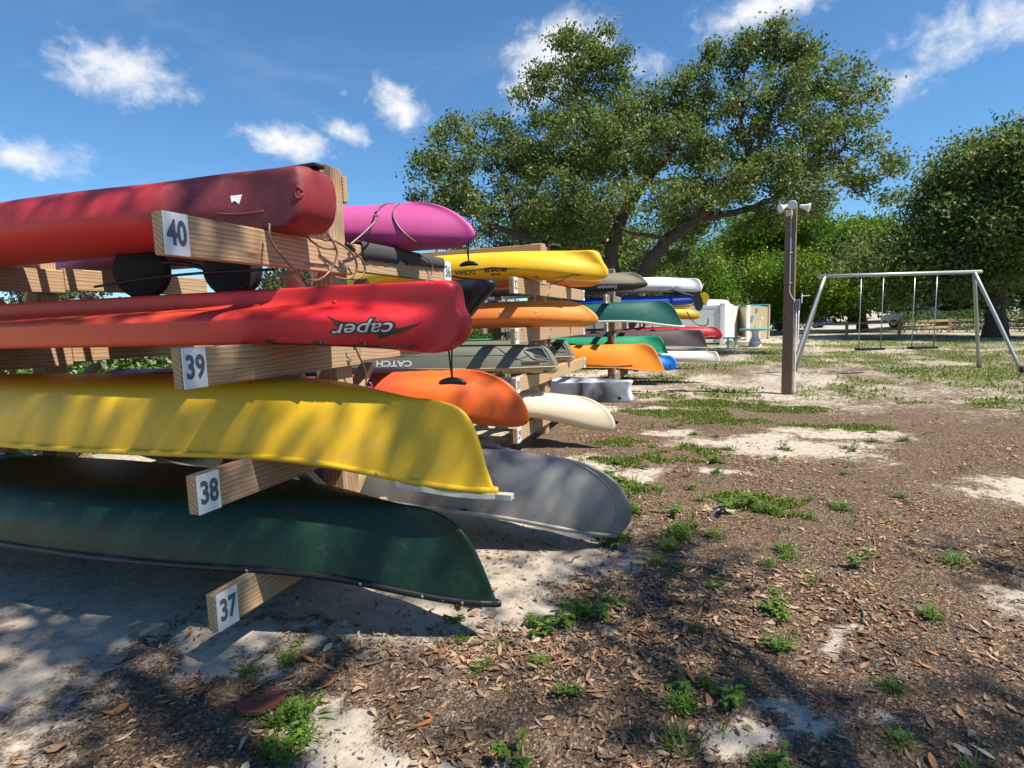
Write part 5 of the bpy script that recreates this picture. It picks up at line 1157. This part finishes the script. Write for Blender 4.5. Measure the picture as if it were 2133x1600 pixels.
def weed(kind, x, y, s=1.0):
    nm, lb, gp = WL[kind]; d, mk = min((math.hypot(x-mx, y-my)/mr, m_) for m_, mx, my, mr in MARKS)
    lb = ('large ' if s > 1.15 else 'small ' if s < .85 else '')+lb+(' beside '+mk if d < 1 else ' away from the boats'); o = bpy.data.objects.new(nm, random.choice(WM[kind])); COL.objects.link(o)
    o.location = (x, y, float(gh(x,y))-.004); o.rotation_euler = (0,0,random.uniform(0,6.28)); o.scale = (s*random.uniform(.85,1.2), s*random.uniform(.85,1.2), s*random.uniform(.8,1.15)); tag(o, lb, 'weed', gp)
for kind, l in {'tuft': [(-1.42,1.46,1.1),(-1.36,1.52,1.2),(-1.30,1.44,.9),(-1.54,1.49,.8),(-1.66,1.78,.9),(-1.77,1.69,.8),(-1.71,1.90,.55),(-1.12,2.26,.7),(-1.03,2.12,.6),(-.87,1.96,.7),(-.66,2.06,.7),(-.73,2.32,.8),(-.78,2.34,.8),(-.11,1.94,1.),(-.10,1.99,.8),(-.31,3.16,1.1),(-.19,3.13,.9),(-.24,3.64,1.6),(-.20,3.60,1.2),(.3,4.21,1.6),(.36,4.2,1.3),(-.62,4.02,1.5),(-.56,4.0,1.4),(-.28,3.4,1.3),(.14,1.74,.9),(-.60,2.44,.8),(.25,2.79,.8),(-.01,2.95,.7),(.26,3.29,.9),(-.08,2.49,.6),(-1.34,1.35,.8),(.6,2.3,.8),(.9,2.9,1.),(1.2,3.6,1.2),(.8,4.4,1.2),(.55,2.0,.8)],
                'broad': [(-1.34,1.35,.85),(-1.25,1.31,.8),(-1.30,1.40,.8),(-.58,1.53,.9),(-.5,1.9,.8),(-.6,2.44,1.1),(-.51,2.52,1.2),(-.66,2.40,1.),(-.73,2.28,1.1),(-.63,3.36,1.5),(-.57,3.33,1.3),(-.0,2.07,1.),(.05,2.03,.9),(-.12,2.08,.8),(.25,2.79,1.1),(.28,2.72,.9),(.24,2.44,.9),(-1.12,2.24,.8),(-1.12,2.42,1.),(.05,4.1,1.5),(.2,4.3,1.6),(-.3,4.0,1.3),(.16,1.70,1.),(.7,3.4,1.2),(-.95,4.85,1.4),(-.8,4.7,1.4),(-.45,2.6,.9)],
                'grass': [(-.13,1.74,1.2),(-.09,1.72,1.1),(-.87,2.10,.8),(.24,2.44,.9),(-.08,2.49,.9),(.02,1.86,.7),(.06,2.04,1.),(.28,2.5,.9),(-1.03,2.16,.7),(.12,2.15,.8),(-.9,5.3,1.4),(.7,1.9,.9),(.45,3.1,1.1)]}.items():
    for x, y, s in l: weed(kind, x, y, s)
rw = random.Random(21)
for i in range(46):
    y = rw.uniform(3.1, 7.6); weed(rw.choice(['tuft','tuft','broad','grass']), rw.uniform(-1.0, .35+.22*y), y, rw.uniform(.7,1.35))
# turf too fine to count
GR = leafmat('turf_blades', [(0,(.06,.09,.02)),(.5,(.13,.19,.035)),(.85,(.25,.28,.08)),(1,(.42,.38,.20))], .3, .6, .2)
def turf(name, label, n, y0, y1, L, w, xr=None):
    if xr is None: P = frustum_pts(n, y0, y1, lambda x, y: np.clip((grassm(x,y)-.45)*2.4, 0, 1))
    n = len(P); a = rng.uniform(0,6.28,n); el = rng.uniform(.35,1.4,n); l = L*rng.uniform(.5,1.3,n)
    B = np.stack([P[:,0],P[:,1],gh(P[:,0],P[:,1])-.003],1); d = np.stack([np.cos(a)*np.cos(el), np.sin(a)*np.cos(el), np.sin(el)],1); s = np.stack([-np.sin(a),np.cos(a),0*a],1)
    ww = (w*rng.uniform(.6,1.4,n))[:,None]; M_ = B+d*l[:,None]*.55; Tp = B+d*l[:,None]-np.array((0,0,1))*(.25*l)[:,None]
    V = np.stack([B-s*ww*.5, B+s*ww*.5, M_+s*ww*.5, Tp, M_-s*ww*.5],1); me = fast(name, V.reshape(-1,3), np.arange(5*n).reshape(-1,5)); attr(me, 'tint', np.repeat(np.clip(rng.normal(.5,.22,n),0,1),5))
    tag(me_obj(name, me, GR, smooth=False), label, 'grass', kind='stuff')
turf('grass_turf', 'patchy low green weeds and grass in the sunlit middle ground', 42000, 3.2, 10, .05, .009)
turf('grass_turf', 'thin grass over pale sand around the concrete table', 60000, 9, 34, .075, .018)
# red-brown slab in the weeds
def slab():
    n = 16; V = []; x, y = -1.545, 1.515; z = float(gh(x,y))
    for h, k in ((-.004,1),(.010,1),(.013,.94)):
        for i in range(n):
            a = 6.283*i/n; r_ = (.075+.006*math.sin(3*a)+.004*math.sin(7*a))*k; V.append((x+r_*math.cos(a)*1.15*math.cos(.6)-r_*.72*math.sin(a)*math.sin(.6), y+r_*math.cos(a)*1.15*math.sin(.6)+r_*.72*math.sin(a)*math.cos(.6), z+h+.10*r_*math.cos(a)+.012))
    F = [tuple(range(2*n,3*n)), tuple(range(n))[::-1]]+[(j*n+i, j*n+(i+1)%n, (j+1)*n+(i+1)%n, (j+1)*n+i) for j in range(2) for i in range(n)]
    o = me_obj('stone_slab', pymesh('stone_slab', V, F), plain('red_brown_stone', (.20,.055,.04), .8, var=.25, scale=40, bump=.003), smooth=False)
    tag(o, 'flat oval red brown stone beside the feathery weeds', 'stone')
slab()
